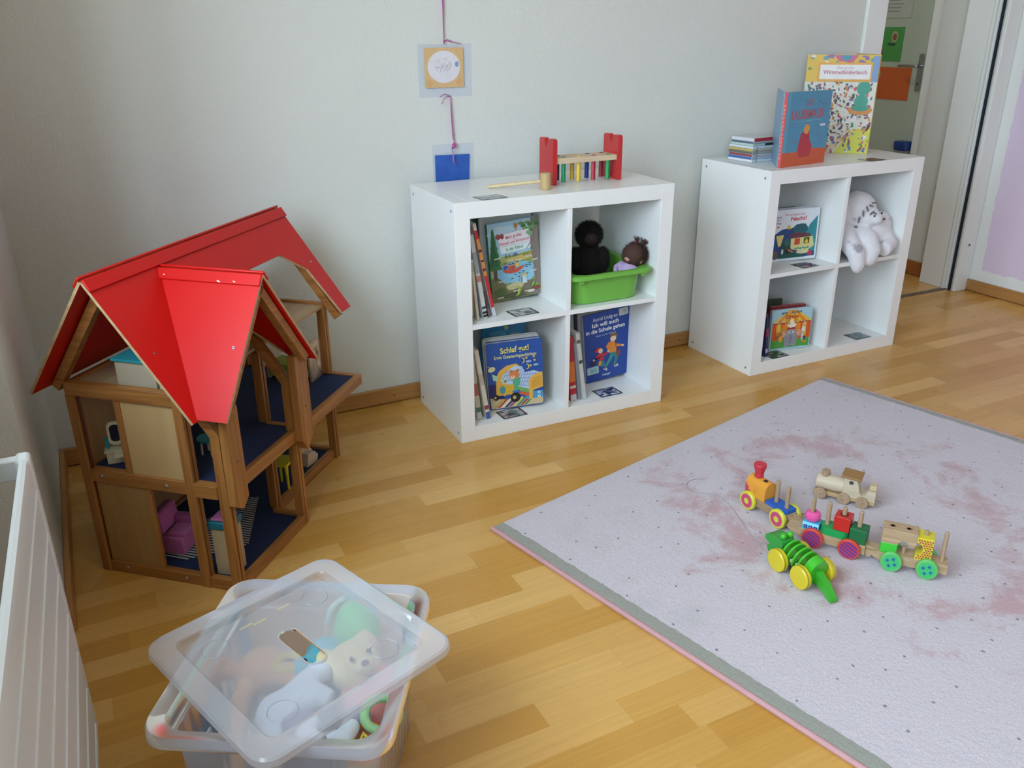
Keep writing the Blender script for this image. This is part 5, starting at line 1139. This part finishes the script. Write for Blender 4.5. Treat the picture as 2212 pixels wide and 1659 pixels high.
b, vs, fs, n = shell(lv, FROST); b.add(vs, fs, FROST); b.build('rim', bx, ang=50)
b = MB()
for s in (-1, 1):
    for q in (-.09, .09):
        b.box(q-.0015, q+.0015, s*.185-.014, s*.185+.014, H_-.022, H_-.006, FROST)
b.split('rim_rib', bx)
lid = thing('box_lid', 'frosted square lid with a pill-shaped grip hole, lying askew on the toy box', 'lid', (-.799, -1.558, H_+.0005), radians(-71.0))
HW, HD = .377/2, .370/2
lv = [rr(.388, .380, .036, -.0+.001), rr(.390, .382, .037, .004), rr(.386, .378, .036, .013), rr(.378, .370, .034, .016), rr(.345, .337, .03, .016), rr(.312, .304, .018, .0155), rr(.306, .298, .015, .013), rr(.300, .292, .013, .004), rr(.296, .288, .012, .003)]
b, vs, fs, n = shell(lv, LIDM)
# recessed plate with a pill-shaped grip hole
slot = [(x*1., y*1.) for x, y in rounded(.034, .112, .0165, 7, -.017, -.056)]
slot = [(x+.001, y+.000) for x, y in slot]
m0 = len(vs); k5 = 5*n; b.add(vs, fs[:k5], LIDF); b.add(vs, fs[k5:], LIDM)
outer = [(x, y) for x, y, z in lv[-1]]
no = len(outer)
inner = xform(slot, -.002, .004, radians(90), 1)
# match vertex counts (both have 32 points) by angle
def byang(pts, c=(0, 0)): return sorted(pts, key=lambda p: atan2(p[1]-c[1], p[0]-c[0]))
ci = (sum(p[0] for p in inner)/len(inner), sum(p[1] for p in inner)/len(inner))
o_s = byang(outer, ci); i_s = []
for p in o_s:
    i_s.append(p)
# resample the slot outline on rays from its centre
def hit(a):
    d = Vector((cos(a), sin(a))); best = None
    for i in range(len(inner)):
        p, q = Vector(inner[i])-Vector(ci), Vector(inner[(i+1) % len(inner)])-Vector(ci); e = q-p
        den = d.x*e.y-d.y*e.x
        if abs(den) < 1e-12: continue
        t_ = (p.x*e.y-p.y*e.x)/den; s_ = (p.x*d.y-p.y*d.x)/den
        if t_ > 0 and -1e-6 <= s_ <= 1+1e-6: best = (ci[0]+d.x*t_, ci[1]+d.y*t_)
    return best
def ohit(a):
    d = Vector((cos(a), sin(a))); best = None
    for i in range(no):
        p, q = Vector(outer[i])-Vector(ci), Vector(outer[(i+1) % no])-Vector(ci); e = q-p
        den = d.x*e.y-d.y*e.x
        if abs(den) < 1e-12: continue
        t_ = (p.x*e.y-p.y*e.x)/den; s_ = (p.x*d.y-p.y*d.x)/den
        if t_ > 0 and -1e-6 <= s_ <= 1+1e-6: best = (ci[0]+d.x*t_, ci[1]+d.y*t_)
    return best
NN = 96; angs = [-pi+2*pi*(i+.5)/NN for i in range(NN)]
oo = [ohit(a) for a in angs]; ii = [hit(a) for a in angs]
vs = [(x, y, .003) for x, y in oo]+[(x, y, .003) for x, y in ii]+[(x, y, .0065) for x, y in ii]+[(ci[0]+(x-ci[0])*1.06, ci[1]+(y-ci[1])*1.10, .0065) for x, y in ii]+[(ci[0]+(x-ci[0])*1.06, ci[1]+(y-ci[1])*1.10, .003) for x, y in ii]
fs = [(i, (i+1) % NN, 4*NN+(i+1) % NN, 4*NN+i) for i in range(NN)]
for a_, c_ in ((1, 2), (2, 3), (3, 4)): fs += [(a_*NN+i, a_*NN+(i+1) % NN, c_*NN+(i+1) % NN, c_*NN+i) for i in range(NN)]
b.add(vs, fs, LIDM); b.build('plate', lid, ang=30)
b = MB()
for x, y in ((-.105, -.10), (.105, -.10), (-.105, .10), (.105, .10)):
    b.tube([(x+.024*cos(a), y+.024*sin(a), .0038) for a in [2*pi*i/28 for i in range(28)]], .0007, LIDM, 5, True)
b.split('ring_mark', lid)
b = MB()
for x, y in ((-.125, .030), (-.118, -.022), (-.124, -.046)): b.box(x, x+.006, y, y+.026, .0032, .0036, P('#bdb69c', .7))
b.split('tape_trace', lid, label='yellowed trace of old tape')

# plush toys inside; coordinates in the world, box floor is z = .004
def plush(name, label, cat, loc, parts, rz=0):
    t = thing(name, label, cat, loc, rz)
    for nm, hexc, fn, vox in parts:
        m = P(hexc, .95, .06, 40, .4, 220, sheen=.4) if isinstance(hexc, str) else hexc
        b = MB(); fn(b, m); b.build(nm, t, remesh=vox, smooth=6)
    return t
def bear_head(b, m): b.ball((0, 0, 0), (.050, .044, .048), m); b.ball((-.040, .004, .036), (.018, .012, .018), m); b.ball((.040, .004, .036), (.018, .012, .018), m); b.ball((0, -.036, -.012), (.020, .016, .015), m)
plush('plush_bear', 'cream-faced plush bear in a pink suit at the right side inside the toy box', 'plush toy', (-.705, -1.545, .200), [
    ('head', '#ecd8a4', lambda b, m: (setattr(b, 'M', R('X', -50)), bear_head(b, m)), .004),
    ('body', '#e08e88', lambda b, m: (b.ball((-.015, -.060, -.045), (.050, .062, .045), m), b.ball((.03, -.05, -.02), (.03, .035, .03), m), b.ball((-.05, -.09, -.05), (.03, .04, .03), m)), .005),
    ('hood_ear', '#e0b7a4', lambda b, m: (b.ball((.052, .030, .0), (.016, .026, .026), m), b.ball((-.054, .025, -.008), (.014, .022, .024), m)), 0),
    ('face', '#6a5a70', lambda b, m: (b.ball((-.017, -.024, .040), .0042, m), b.ball((.017, -.024, .040), .0042, m), b.ball((0, -.040, .033), (.008, .006, .005), m), b.tube([(-.010, -.050, .018), (0, -.054, .012), (.010, -.050, .018)], .0015, m, 5)), 0)], .25)
plush('plush_cone', 'green plush cone with a pale rim standing behind the bear inside the toy box', 'plush toy', (-.672, -1.452, .200), [
    ('cap', '#8ede98', lambda b, m: (b.ball((0, 0, 0), (.045, .045, .052), m), b.ball((-.004, .01, .028), (.030, .028, .03), m)), .005), ('brim', '#e3e9dc', lambda b, m: b.tube([(.046*cos(a), .03+.02*sin(a)*.2, .012+.046*sin(a)) for a in [pi*i/12 for i in range(13)]], .006, m, 8), 0)])
plush('plush_elephant', 'turquoise plush elephant seen through the grip hole of the lid', 'plush toy', (-.768, -1.500, .185), [
    ('body', '#5cb8c8', lambda b, m: (b.ball((.015, -.005, 0), (.045, .038, .040), m), b.ball((.03, .03, -.01), (.04, .04, .04), m), b.ball((-.018, -.02, .020), (.026, .024, .026), m), b.tube([(-.03, -.035, .018), (-.045, -.055, .008), (-.035, -.072, .006)], [.012, .010, .007], m, 10), b.ball((.028, -.035, .02), (.018, .010, .02), m)), .004),
    ('eye', '#1c2a50', lambda b, m: b.ball((-.020, -.026, .045), .0045, m), 0), ('collar', '#d9b93a', lambda b, m: b.tube([(-.045+.02*cos(a), .0+.02*sin(a), .030) for a in [2*pi*i/16 for i in range(16)]], .007, m, 8, True), 0)])
plush('plush_dog', 'peach plush animal with a pink nose under the left half of the lid', 'plush toy', (-.850, -1.462, .185), [
    ('body', '#e2a878', lambda b, m: (b.ball((0, 0, 0), (.052, .044, .042), m), b.tube([(.0, -.01, 0), (.035, -.05, .012), (.055, -.085, .0)], [.026, .024, .018], m, 10), b.tube([(-.02, .0, 0), (-.055, -.05, -.01), (-.075, -.12, -.05), (-.085, -.17, -.07)], [.022, .018, .015, .013], m, 10), b.ball((-.06, .02, .01), (.02, .02, .02), m)), .004), ('nose', '#cf8f98', lambda b, m: b.ball((-.080, .022, .012), (.014, .016, .014), m), 0)])
plush('plush_donkey', 'white plush animal with long soft limbs sprawled at the front inside the toy box', 'plush toy', (-.848, -1.600, .195), [
    ('body', '#e2e8f0', lambda b, m: (b.ball((0, 0, 0), (.046, .050, .034), m), b.tube([(.01, .02, .01), (.05, .045, .02), (.085, .065, .02)], [.022, .020, .020], m, 12), b.tube([(.02, 0, .012), (.06, .005, .018), (.080, -.01, .012)], [.028, .026, .018], m, 12),
        b.tube([(-.01, -.02, 0), (-.035, -.07, -.01), (-.04, -.115, -.03)], [.028, .024, .022], m, 12), b.tube([(.04, -.035, .005), (.028, -.075, .010), (.050, -.100, .008), (.085, -.095, .005), (.105, -.065, .0)], [.018, .019, .019, .018, .016], m, 12)), .004),
    ('hoof', '#a8a0b4', lambda b, m: b.ball((.020, -.040, .008), (.034, .022, .022), m), .004), ('hoof', '#a8a0b4', lambda b, m: b.ball((.115, -.052, -.002), (.026, .022, .02), m), .004)], -.1)
plush('plush_rabbit', 'pale blue plush toy at the bottom of the box beneath the white one', 'plush toy', (-.880, -1.640, .095), [('body', '#8fb0d4', lambda b, m: (b.ball((0, 0, 0), (.075, .055, .05), m), b.ball((.10, -.01, -.015), (.05, .05, .045), m)), .006)])
plush('plush_pillow', 'soft blue-grey cushion filling the bottom of the toy box', 'plush toy', (-.78, -1.53, .062), [('pillow', '#9fb2cc', lambda b, m: (b.ball((0, 0, 0), (.125, .125, .055), m), b.ball((.03, .05, .03), (.06, .06, .06), m)), .008)])

t = thing('ring_rattle', 'orange ring rattle with a wavy yellow bar near the front corner of the toy box', 'toy', (-.742, -1.700, .188), radians(20), M=T(-.744, -1.712, .186) @ R('X', 12))
b = MB(); b.tube([(.034*cos(a), .034*sin(a), 0) for a in [2*pi*i/30 for i in range(30)]], .0065, P('#df7a28', .35, coat=.3), 10, True); b.build('ring', t)
b = MB(); b.tube([(-.030, .006, .004), (-.016, .014, .006), (-.010, -.006, .006), (.004, .010, .006), (.012, -.010, .006), (.026, .006, .004)], .005, P('#dcc63a', .35), 8); b.build('wavy_bar', t)
t = thing('teething_ring', 'pale green teething ring above the orange rattle in the toy box', 'toy', M=T(-.700, -1.680, .200) @ R('X', 40) @ R('Y', 15))
b = MB(); b.tube([(.032*cos(a), .026*sin(a), 0) for a in [2*pi*i/26 for i in range(26)]], .008, P('#a9dc9c', .4), 10, True); b.build('ring', t)
t = thing('toy_brick', 'small beige toy block lying in the front corner of the toy box', 'toy', M=T(-.765, -1.745, .150) @ R('Z', 30))
b = MB(); b.box(-.02, .02, -.015, .015, 0, .025, P('#d8c48c', .5)); b.build('block', t, bev=.003)
# ------------------------------------------------------------------ wooden toys on the rug
RZ = .0126
MXZ = Matrix(((1, 0, 0, 0), (0, 0, -1, 0), (0, 1, 0, 0), (0, 0, 0, 1)))      # prism drawn in x,z; depth grows towards -y
MYZ = Matrix(((0, 0, 1, 0), (1, 0, 0, 0), (0, 1, 0, 0), (0, 0, 0, 1)))       # prism drawn in y,z; depth along x
NAT = WOOD('#a98c68', '#c4a885', 'x', .5, 1.5); NATD = WOOD('#9a7f5e', '#b0946f', 'x', .5, 1.5); NATZ = WOOD('#a08467', '#b89c7e', 'z', .5, 1.5)
def wheel(t, x, side, r, th, y, kind, z=None):
    """wheel with its face pattern; side +1 = left"""
    b = MB(); z = r if z is None else z
    M = frame((x, side*y, z), (1, 0, 0), (0, 0, 1)) if side < 0 else frame((x, side*y, z), (-1, 0, 0), (0, 0, 1))
    cols = {'engine': '#d8d43a', 'red': '#d24a34', 'green': '#63bf62', 'yellow': '#d9c323', 'wood': None}[kind]
    m = NATZ if kind == 'wood' else P(cols, .35, .06, 30, coat=.2)
    e = .0022 if kind != 'wood' else .001
    b.lathe([(0, 0), (r-e, 0), (r, e), (r, th-e), (r-e, th), (0, th)], m, M, n=36)
    F = M @ T(0, 0, th)
    if kind == 'engine':
        for k, (rr_, c) in enumerate(((.78, '#dd8a78'), (.72, '#c84a72'), (.62, '#c84a72'), (.34, '#dd8a78'), (.29, '#d8d43a'))): b.flat(ngon(0, 0, r*rr_, r*rr_, 32), .0001*(k+1), P(c, .4), F)
    elif kind == 'red':
        b.flat(ngon(0, 0, r*.86, r*.86, 32), .0001, P('#b8385a', .4), F)
        for k in range(-2, 3):
            q = k*.31; w = math.sqrt(max(0, .80**2-q*q)); b.flat(xform([(-w*r, -.075*r), (w*r, -.075*r), (w*r, .075*r), (-w*r, .075*r)], -sin(-.5)*q*r, cos(-.5)*q*r, -.5) if k % 1 == 0 else [], .0002, P('#5c3a86', .4), F)
    elif kind == 'green':
        b.flat(ngon(0, 0, r*.80, r*.80, 32), .0001, P('#45b86a', .4), F)
        for k in range(4):
            a = pi/4+k*pi/2+.35; b.flat(xform([(-.2*r, -.2*r), (.2*r, -.2*r), (.2*r, .2*r), (-.2*r, .2*r)], .40*r*cos(a), .40*r*sin(a), a), .0002, P('#2fae82', .4), F); b.flat(xform([(-.115*r, -.115*r), (.115*r, -.115*r), (.115*r, .115*r), (-.115*r, .115*r)], .40*r*cos(a), .40*r*sin(a), a), .0003, P('#1f5a8c', .4), F)
    elif kind == 'yellow':
        b.lathe([(r+.0002, th*.62), (r+.0004, th*.66), (r+.0002, th*.70)], P('#5c5a3c', .5), M, n=36)
    elif kind == 'wood': b.ball((0, 0, th), (r*.17, r*.17, .0012), STEEL, M, 12, 6)
    b.build('wheel', t)
def axle(t, x, y, z, r=.003):
    b = MB(); b.cyl((x, -y, z), (x, y, z), r, r, NATD, 10); b.build('axle', t)
def pegs(t, xs, z0, z1, r=.0058):
    for i, x in enumerate(xs):
        b = MB(); zz = z1[i] if hasattr(z1, '__len__') else z1; b.lathe([(0, z0), (r, z0), (r, zz-.002), (r*.7, zz), (0, zz)], NATZ, T(x, 0, 0), n=16); b.build('peg', t)
def coupling(b, x0, s, mat):
    """nose-shaped rear coupling, x0 = body end, pointing to -x"""
    b.prism([(x0, .018), (x0, .044), (x0-.016, .044), (x0-.034, .034), (x0-.038, .024), (x0-.026, .020), (x0-.016, .022), (x0-.014, .014), (x0-.004, .012)], -.012, .012, mat, MXZ)
CZ = .044
# engine
eng = thing('toy_engine', 'wooden toy engine with yellow and pink wheels, first of the toy train', 'toy train', (.556, -1.268, RZ), radians(92))
b = MB(); b.prism([(-.078, .018), (.070, .018), (.082, .026), (.084, .038), (.078, CZ), (-.078, CZ)], -.020, .020, NATD, MXZ); coupling(b, -.078, 1, NATD); b.build('chassis', eng, bev=.002)
for x in (-.0565, .0565):
    for s in (-1, 1): wheel(eng, x, s, .0275, .012, .0215, 'engine')
    axle(eng, x, .0215, .0275)
pegs(eng, (-.020, -.058), CZ, .118)
b = MB(); b.prism([(-.074, -.020), (-.074, .014), (-.062, .021), (.000, .021), (.000, -.021), (-.062, -.021)], CZ+.0002, CZ+.010, P('#2160b8', .45, .08, 40)); tag(b.build('toy_block', bev=.0015), 'flat blue block on the two rear pegs of the toy engine', 'toy block').matrix_world = eng.matrix_basis
OR_ = P('#e39a35', .45, .05, 30)
bo = thing('toy_block', 'orange arched boiler block with a pink stepped corner and hole on the toy engine', 'toy block', M=T(.556, -1.268, RZ) @ R('Z', 92))
b = MB(); ar = [(.0225, CZ+.0003), (.0225, CZ+.030)]+[(.0225*cos(a), CZ+.030+.024*sin(a)) for a in [radians(q) for q in range(15, 166, 15)]]+[(-.0225, CZ+.030), (-.0225, CZ+.0003)]
b.prism(ar, .003, .076, OR_, MYZ); b.build('body', bo, bev=.0012)
b = MB(); PKP = P('#c2405c', .4); F = frame((.0765, .0227, CZ), (-1, 0, 0), (0, 0, 1))
b.flat([(.0, .001), (.030, .001), (.030, .007), (.020, .007), (.020, .014), (.012, .014), (.012, .024), (.005, .024), (.005, .031), (.0, .031)], .0002, PKP, F)
for x_, z_ in ((.036, .024), (.030, .018), (.042, .018), (.036, .012), (.036, .018)): b.flat(ngon(x_, z_, .0011, .0011, 8), .0003, P('#5a4420', .5), F)
b.flat(ngon(0, 0, .007, .0055, 16), 0, P('#2c2418', .6), T(.022, .004, CZ+.0545) @ R('X', -12)); b.build('painted_mark', bo)
t = thing('toy_chimney', 'red flared chimney standing on the orange boiler block', 'toy block', M=T(.556, -1.268, RZ) @ R('Z', 92) @ T(.052, 0, CZ+.0535))
b = MB(); b.lathe([(0, 0), (.0125, 0), (.0125, .004), (.0120, .012), (.0148, .024), (.0175, .032), (.0175, .038), (.0165, .040), (0, .040)], P('#c93240', .45, .08, 40), n=28); b.build('chimney', t)
# first wagon
w1M = T(.588, -1.466, RZ) @ R('Z', 119)
w1 = thing('toy_wagon', 'wooden toy wagon with red wheels striped in purple, middle of the toy train', 'toy train', M=w1M)
def chassis(t):
    b = MB(); b.prism([(-.082, .018), (.082, .018), (.108, .030), (.118, .038), (.110, .040), (.090, .040), (.084, CZ), (-.082, CZ)], -.020, .020, NAT, MXZ); coupling(b, -.082, 1, NAT); b.build('chassis', t, bev=.002)
chassis(w1)
for x in (-.046, .046):
    for s in (-1, 1): wheel(w1, x, s, .0275, .012, .0215, 'red')
    axle(w1, x, .0215, .0275)
pegs(w1, (.060, .020, -.018, -.058), CZ, (.128, .128, .128, .128))
def blk(label, M, fn, hexc, rough=.4, bev=.0015, extra=None):
    t = thing('toy_block', label, 'toy block', M=M); b = MB(); fn(b, P(hexc, rough, .06, 30, coat=.15)); b.build('block', t, bev=bev)
    if extra: b = MB(); extra(b); b.build('painted_mark', t)
    return t
LB = w1M @ T(0, 0, CZ+.0003)
def three(b):
    F = frame((.0765, .0212, 0), (-1, 0, 0), (0, 0, 1))
    for k in range(3): b.flat(rounded(.0085, .010, .001, 2, .004+.0125*k, .004), .0002, P('#1c2a6a', .4), F); b.flat(rounded(.004, .004, .001, 2, .0062+.0125*k, .007), .0003, P('#a88cc0', .4), F)
blk('light blue block with three dark windows at the front of the middle wagon', LB, lambda b, m: b.prism([(-.021, 0), (.021, 0), (.021, .013), (.016, .020), (-.016, .020), (-.021, .013)], .036, .0768, m, MYZ), '#4fb4dc', extra=three)
blk('glossy pink bead on the front peg of the middle wagon, over the light blue block', w1M @ T(.058, 0, CZ+.0206), lambda b, m: b.lathe([(.0065, .001), (.014, 0), (.0195, .006), (.0205, .014), (.0185, .022), (.013, .0265), (.007, .0265), (.006, .022)], m, n=32), '#e85a9e', .12, 0)
blk('green oval block lying in the centre of the middle wagon', LB, lambda b, m: b.prism([(x-.038, y) for x, y in rounded(.072, .042, .020, 8, 0, -.021)], 0, .021, m), '#1f9c50')
blk('red cube with a wide hole, on the rear half of the green oval block', w1M @ T(-.018, 0, CZ+.0216), lambda b, m: (b.box(-.020, .020, -.020, .020, 0, .040, m), b.flat(ngon(0, 0, .0105, .0105, 20), .0402, P('#5a1418', .6))), '#c42a24')
blk('dark green block at the rear of the middle wagon', LB, lambda b, m: b.box(-.080, -.0395, -.0205, .0205, 0, .040, m), '#14683a', .5)
# second wagon
w2M = T(.683, -1.622, RZ) @ R('Z', 128) @ Matrix.Diagonal((.90, 1, 1, 1))
w2 = thing('toy_wagon', 'wooden toy wagon with green wheels with blue squares, last of the toy train', 'toy train', M=w2M)
b = MB(); b.prism([(-.094, .018), (.074, .018), (.098, .030), (.114, .038), (.108, .041), (.088, .041), (.080, CZ), (-.094, CZ)], -.020, .020, NAT, MXZ); b.build('chassis', w2, bev=.002)
for x in (-.045, .045):
    for s in (-1, 1): wheel(w2, x, s, .0275, .012, .0215, 'green')
    axle(w2, x, .0215, .0275)
pegs(w2, (.055, .018, -.030, -.078), CZ, (.100, .062, .118, .125))
LG = w2M @ T(0, 0, CZ+.0003)
blk('bright green block at the front of the last wagon, under the wooden bridge block', LG, lambda b, m: b.box(.036, .078, -.0205, .0205, 0, .028, m), '#3cc234')
b = MB(); t = thing('toy_block', 'natural wooden bridge block with two peg holes on the last wagon', 'toy block', M=w2M @ T(0, 0, CZ+.0287))
arc = [(.022+.014*cos(a), .0+.014*sin(a)) for a in [radians(q) for q in range(0, 181, 15)]]
b.prism([(.079, 0), (.079, .040), (-.0095, .040), (-.0095, .012), (-.004, 0)]+list(reversed(arc)), -.0205, .0205, NAT, MXZ)
for x in (.055, .014): b.flat(ngon(x, 0, .0085, .0065, 18), .0402, P('#7a6248', .6)); b.cyl((x+.001, 0, .0355), (x+.001, 0, .0402), .0055, .0055, NATZ, 14)
b.build('block', t, bev=.0012)
def bricks(b):
    F = frame((-.0100, .0212, 0), (-1, 0, 0), (0, 0, 1)); m = P('#b04a4c', .45)
    for j in range(9):
        for i in range(6):
            x_, z_ = .002+.0066*i+(.0033 if j % 2 else 0), .003+.0062*j
            if x_ > .036 or (x_+.002)**2+(z_+.002-.029)**2 < .0185**2: continue
            b.flat([(x_, z_), (x_+.0044, z_), (x_+.0044, z_+.0042), (x_, z_+.0042)], .0002, m, F)
arc2 = [(-.010-.017*cos(a), .029+.017*sin(a)) for a in [radians(q) for q in range(90, -91, -15)]]
blk('yellow block with red painted bricks and a round bite, behind the bridge block', LG, lambda b, m: b.prism([(-.010, .0), (-.010, .012)]+list(reversed(arc2))[1:-1]+[(-.010, .046), (-.010, .062), (-.050, .062), (-.050, 0)], -.0205, .0205, m, MXZ), '#dccb28', .35, 0, bricks)

# natural wooden locomotive
nl = thing('toy_locomotive', 'unpainted wooden toy locomotive with a brown cab roof, behind the toy train', 'toy train', M=T(.800, -1.300, RZ) @ R('Z', 123))
NW = WOOD('#c4b297', '#d6c6ac', 'x', .5, 1.2)
b = MB(); b.box(-.088, .078, -.019, .019, .012, .024, WOOD('#b49468', '#c9aa7e', 'x', .5)); b.build('base', nl, bev=.0015)
for x in (.058, -.006, -.055):
    for s in (-1, 1): wheel(nl, x, s, .0175, .007, .0195, 'wood')
b = MB(); b.cyl((-.001, 0, .0465), (.074, 0, .0465), .0225, .0225, NW, 32); b.build('boiler', nl, bev=.0012)
b = MB(); b.cyl((.053, 0, .064), (.053, 0, .083), .0115, .012, NATZ, 20); b.build('chimney', nl, bev=.001)
prf = [(.0005, .0243), (.0005, .084), (-.034, .080), (-.038, .072), (-.042, .052), (-.046, .042), (-.053, .037), (-.060, .040), (-.066, .056), (-.087, .056), (-.087, .0243)]
b = MB(); b.prism(prf, -.0205, .0205, NW, MXZ)
for s in (-1, 1): b.cyl((-.020, s*.0204, .070), (-.020, s*.0208, .070), .0062, .0062, P('#4a463a', .7), 16)
b.build('cab', nl, bev=.0012)
b = MB(); b.box(-.046, .008, -.029, .029, 0, .006, WOOD('#946c3a', '#a67d48', 'x', .45), T(0, 0, .0845) @ R('Y', -3)); b.build('cab_roof', nl, bev=.002, label='brown cab roof')
b = MB(); b.box(-.087, -.068, -.013, .013, .0563, .070, WOOD('#c2ab86', '#d4bd98', 'x')); b.build('coal_block', nl, bev=.002)
b = MB(); b.tube([(-.088, 0, .020), (-.094, 0, .020)]+[(-.098+.004*cos(a), 0, .020+.004*sin(a)) for a in [2*pi*i/10 for i in range(10)]], .0009, STEEL, 5); b.build('screw_eye', nl)

# crocodile pull toy
cM = T(.428, -1.517, RZ) @ R('Z', 88)
cr_ = thing('pull_toy', 'green wooden crocodile pull toy with yellow wheels and a white string, on the rug', 'toy', M=cM)
G1_ = P('#3aa82c', .3, .06, 25, coat=.3); G2_ = P('#44b82a', .3, .06, 25, coat=.3); G3_ = P('#2f9c3c', .35, .06, 25, coat=.2)
for x, y in ((.040, .036), (-.040, .036)):
    for s in (-1, 1): wheel(cr_, x, s, .0295, .017, y-.006, 'yellow')
    axle(cr_, x, .032, .0295)
b = MB(); b.cyl((-.05, 0, .042), (.055, 0, .042), .009, .009, WOOD('#c9ab84', '#d9bd98', 'x'), 14); b.build('spine_rod', cr_)
for k, x in enumerate((.039, .021, .002, -.017)):
    b = MB(); b.prism(ngon(0, .0, .0300, .0345, 30), -.0026, .0026, G2_, T(x, 0, .046) @ R('Y', -12) @ MYZ); b.build('body_disc', cr_, bev=.001)
    b = MB(); b.cyl((x-.010, .0245, .040), (x-.010, -.0245, .040), .0050, .0050, WOOD('#d0b290', '#e0c6a6', 'y'), 12); b.build('dowel', cr_)
b = MB(); b.prism(ngon(0, .0, .027, .031, 30), -.012, .012, G2_, T(-.045, 0, .046) @ R('Y', -10) @ MYZ); b.build('rump', cr_, bev=.002)
hp = [(.048, .028), (.050, .064), (.058, .072), (.078, .070), (.104, .066), (.113, .058), (.112, .047), (.096, .041), (.086, .0395), (.099, .037), (.104, .030), (.098, .020), (.072, .014), (.054, .018)]
b = MB(); b.prism(hp, -.020, .020, G3_, MXZ); b.build('head', cr_, bev=.004)
for s in (-1, 1): b = MB(); b.ball((.060, s*.011, .079), .0085, G2_); b.cyl((.060, s*.011, .062), (.060, s*.011, .076), .003, .003, G3_, 8); b.build('eye', cr_)
b = MB()
tp = [(-.050, .048, .020), (-.066, .047, .017), (-.078, .040, .015), (-.092, .036, .014), (-.104, .026, .012), (-.116, .018, .010), (-.124, .010, .009)]
up_ = [(x, z) for x, z, h in tp]; dn = [(x, max(.001, z-h*1.9)) for x, z, h in tp]
b.prism(up_+dn[::-1], -.0085, .0085, G1_, T(-.05, 0, 0) @ R('Z', -8) @ T(.05, 0, 0) @ MXZ); b.build('tail', cr_, bev=.002)
st = [(.439, -1.392, .036), (.437, -1.370, .018), (.433, -1.362, .015), (.452, -1.292, .0145), (.478, -1.226, .0145), (.497, -1.165, .0145), (.499, -1.119, .0145), (.472, -1.091, .0145), (.450, -1.063, .0145), (.456, -1.029, .0145), (.483, -1.011, .0145), (.510, -1.013, .0145), (.529, -1.022, .0145)]
def smooth_path(p, n=6):
    o = []
    for i in range(len(p)-1):
        a, b_, c, d = [Vector(p[max(0, min(len(p)-1, i+k))]) for k in (-1, 0, 1, 2)]
        for j in range(n):
            t_ = j/n; o.append(.5*((2*b_)+(-a+c)*t_+(2*a-5*b_+4*c-d)*t_**2+(-a+3*b_-3*c+d)*t_**3))
    return o+[Vector(p[-1])]
ci_ = cM.inverted(); b = MB(); b.tube([ci_ @ q for q in smooth_path(st)], .0010, P('#aaa6a4', .8), 6); b.build('pull_string', cr_, label='thin white-grey pull string')

# ------------------------------------------------------------------ camera
cam = bpy.data.cameras.new('camera'); co = bpy.data.objects.new('camera', cam); COL.objects.link(co); SC.camera = co
yaw, pitch, roll = .4688, .3924, -.0069
f = Vector((sin(yaw)*cos(pitch), cos(yaw)*cos(pitch), -sin(pitch))); r = Vector((cos(yaw), -sin(yaw), 0)); u = r.cross(f)
r2 = r*cos(roll)+u*sin(roll); u2 = -r*sin(roll)+u*cos(roll)
co.matrix_world = Matrix(((r2.x, u2.x, -f.x, -1.0058), (r2.y, u2.y, -f.y, -2.7779), (r2.z, u2.z, -f.z, 1.262), (0, 0, 0, 1)))
cam.sensor_width = 36; cam.lens = 1846.45/2212*36; cam.clip_start = .02

# ------------------------------------------------------------------ light: overcast daylight through the two windows
w = bpy.data.worlds.new('overcast_sky'); SC.world = w; w.use_nodes = True; nt = w.node_tree; bg = nt.nodes['Background']
tc = nt.nodes.new('ShaderNodeTexCoord'); sp = nt.nodes.new('ShaderNodeSeparateXYZ'); nt.links.new(tc.outputs['Generated'], sp.inputs[0])
cr = nt.nodes.new('ShaderNodeValToRGB'); cr.color_ramp.elements[0].position = .35; cr.color_ramp.elements[0].color = (.42, .45, .42, 1); cr.color_ramp.elements[1].position = .62; cr.color_ramp.elements[1].color = (.65, .825, 1.0, 1)
mr = nt.nodes.new('ShaderNodeMapRange'); mr.inputs[1].default_value = -1; nt.links.new(sp.outputs[2], mr.inputs[0]); nt.links.new(mr.outputs[0], cr.inputs[0]); nt.links.new(cr.outputs[0], bg.inputs[0])
bg.inputs[1].default_value = 6.
def portal(name, x, y, z, wy, hz):
    l = bpy.data.lights.new(name, 'AREA'); l.shape = 'RECTANGLE'; l.size = hz; l.size_y = wy; l.cycles.is_portal = True
    o = bpy.data.objects.new(name, l); COL.objects.link(o); o.location = (x, y, z); o.rotation_euler = (0, radians(-90), 0)
portal('window_daylight', -1.675, -1.83, 1.6, 1.57, 1.47); portal('window_daylight', -1.515, -3.95, 1.57, 1.79, 1.54)
l = bpy.data.lights.new('hall_fill_light', 'AREA'); l.shape = 'DISK'; l.size = .35; l.energy = 2.8; l.color = (1, .95, .86)  # added fill light to brighten the hall; stands for no known ceiling lamp
o = bpy.data.objects.new('hall_fill_light', l); COL.objects.link(o); o.location = (2.3, 1.2, 2.47)
SC.view_settings.view_transform = 'Standard'; SC.view_settings.look = 'None'; SC.view_settings.gamma = 1; SC.view_settings.use_curve_mapping = False
SC.view_settings.exposure = 1.23
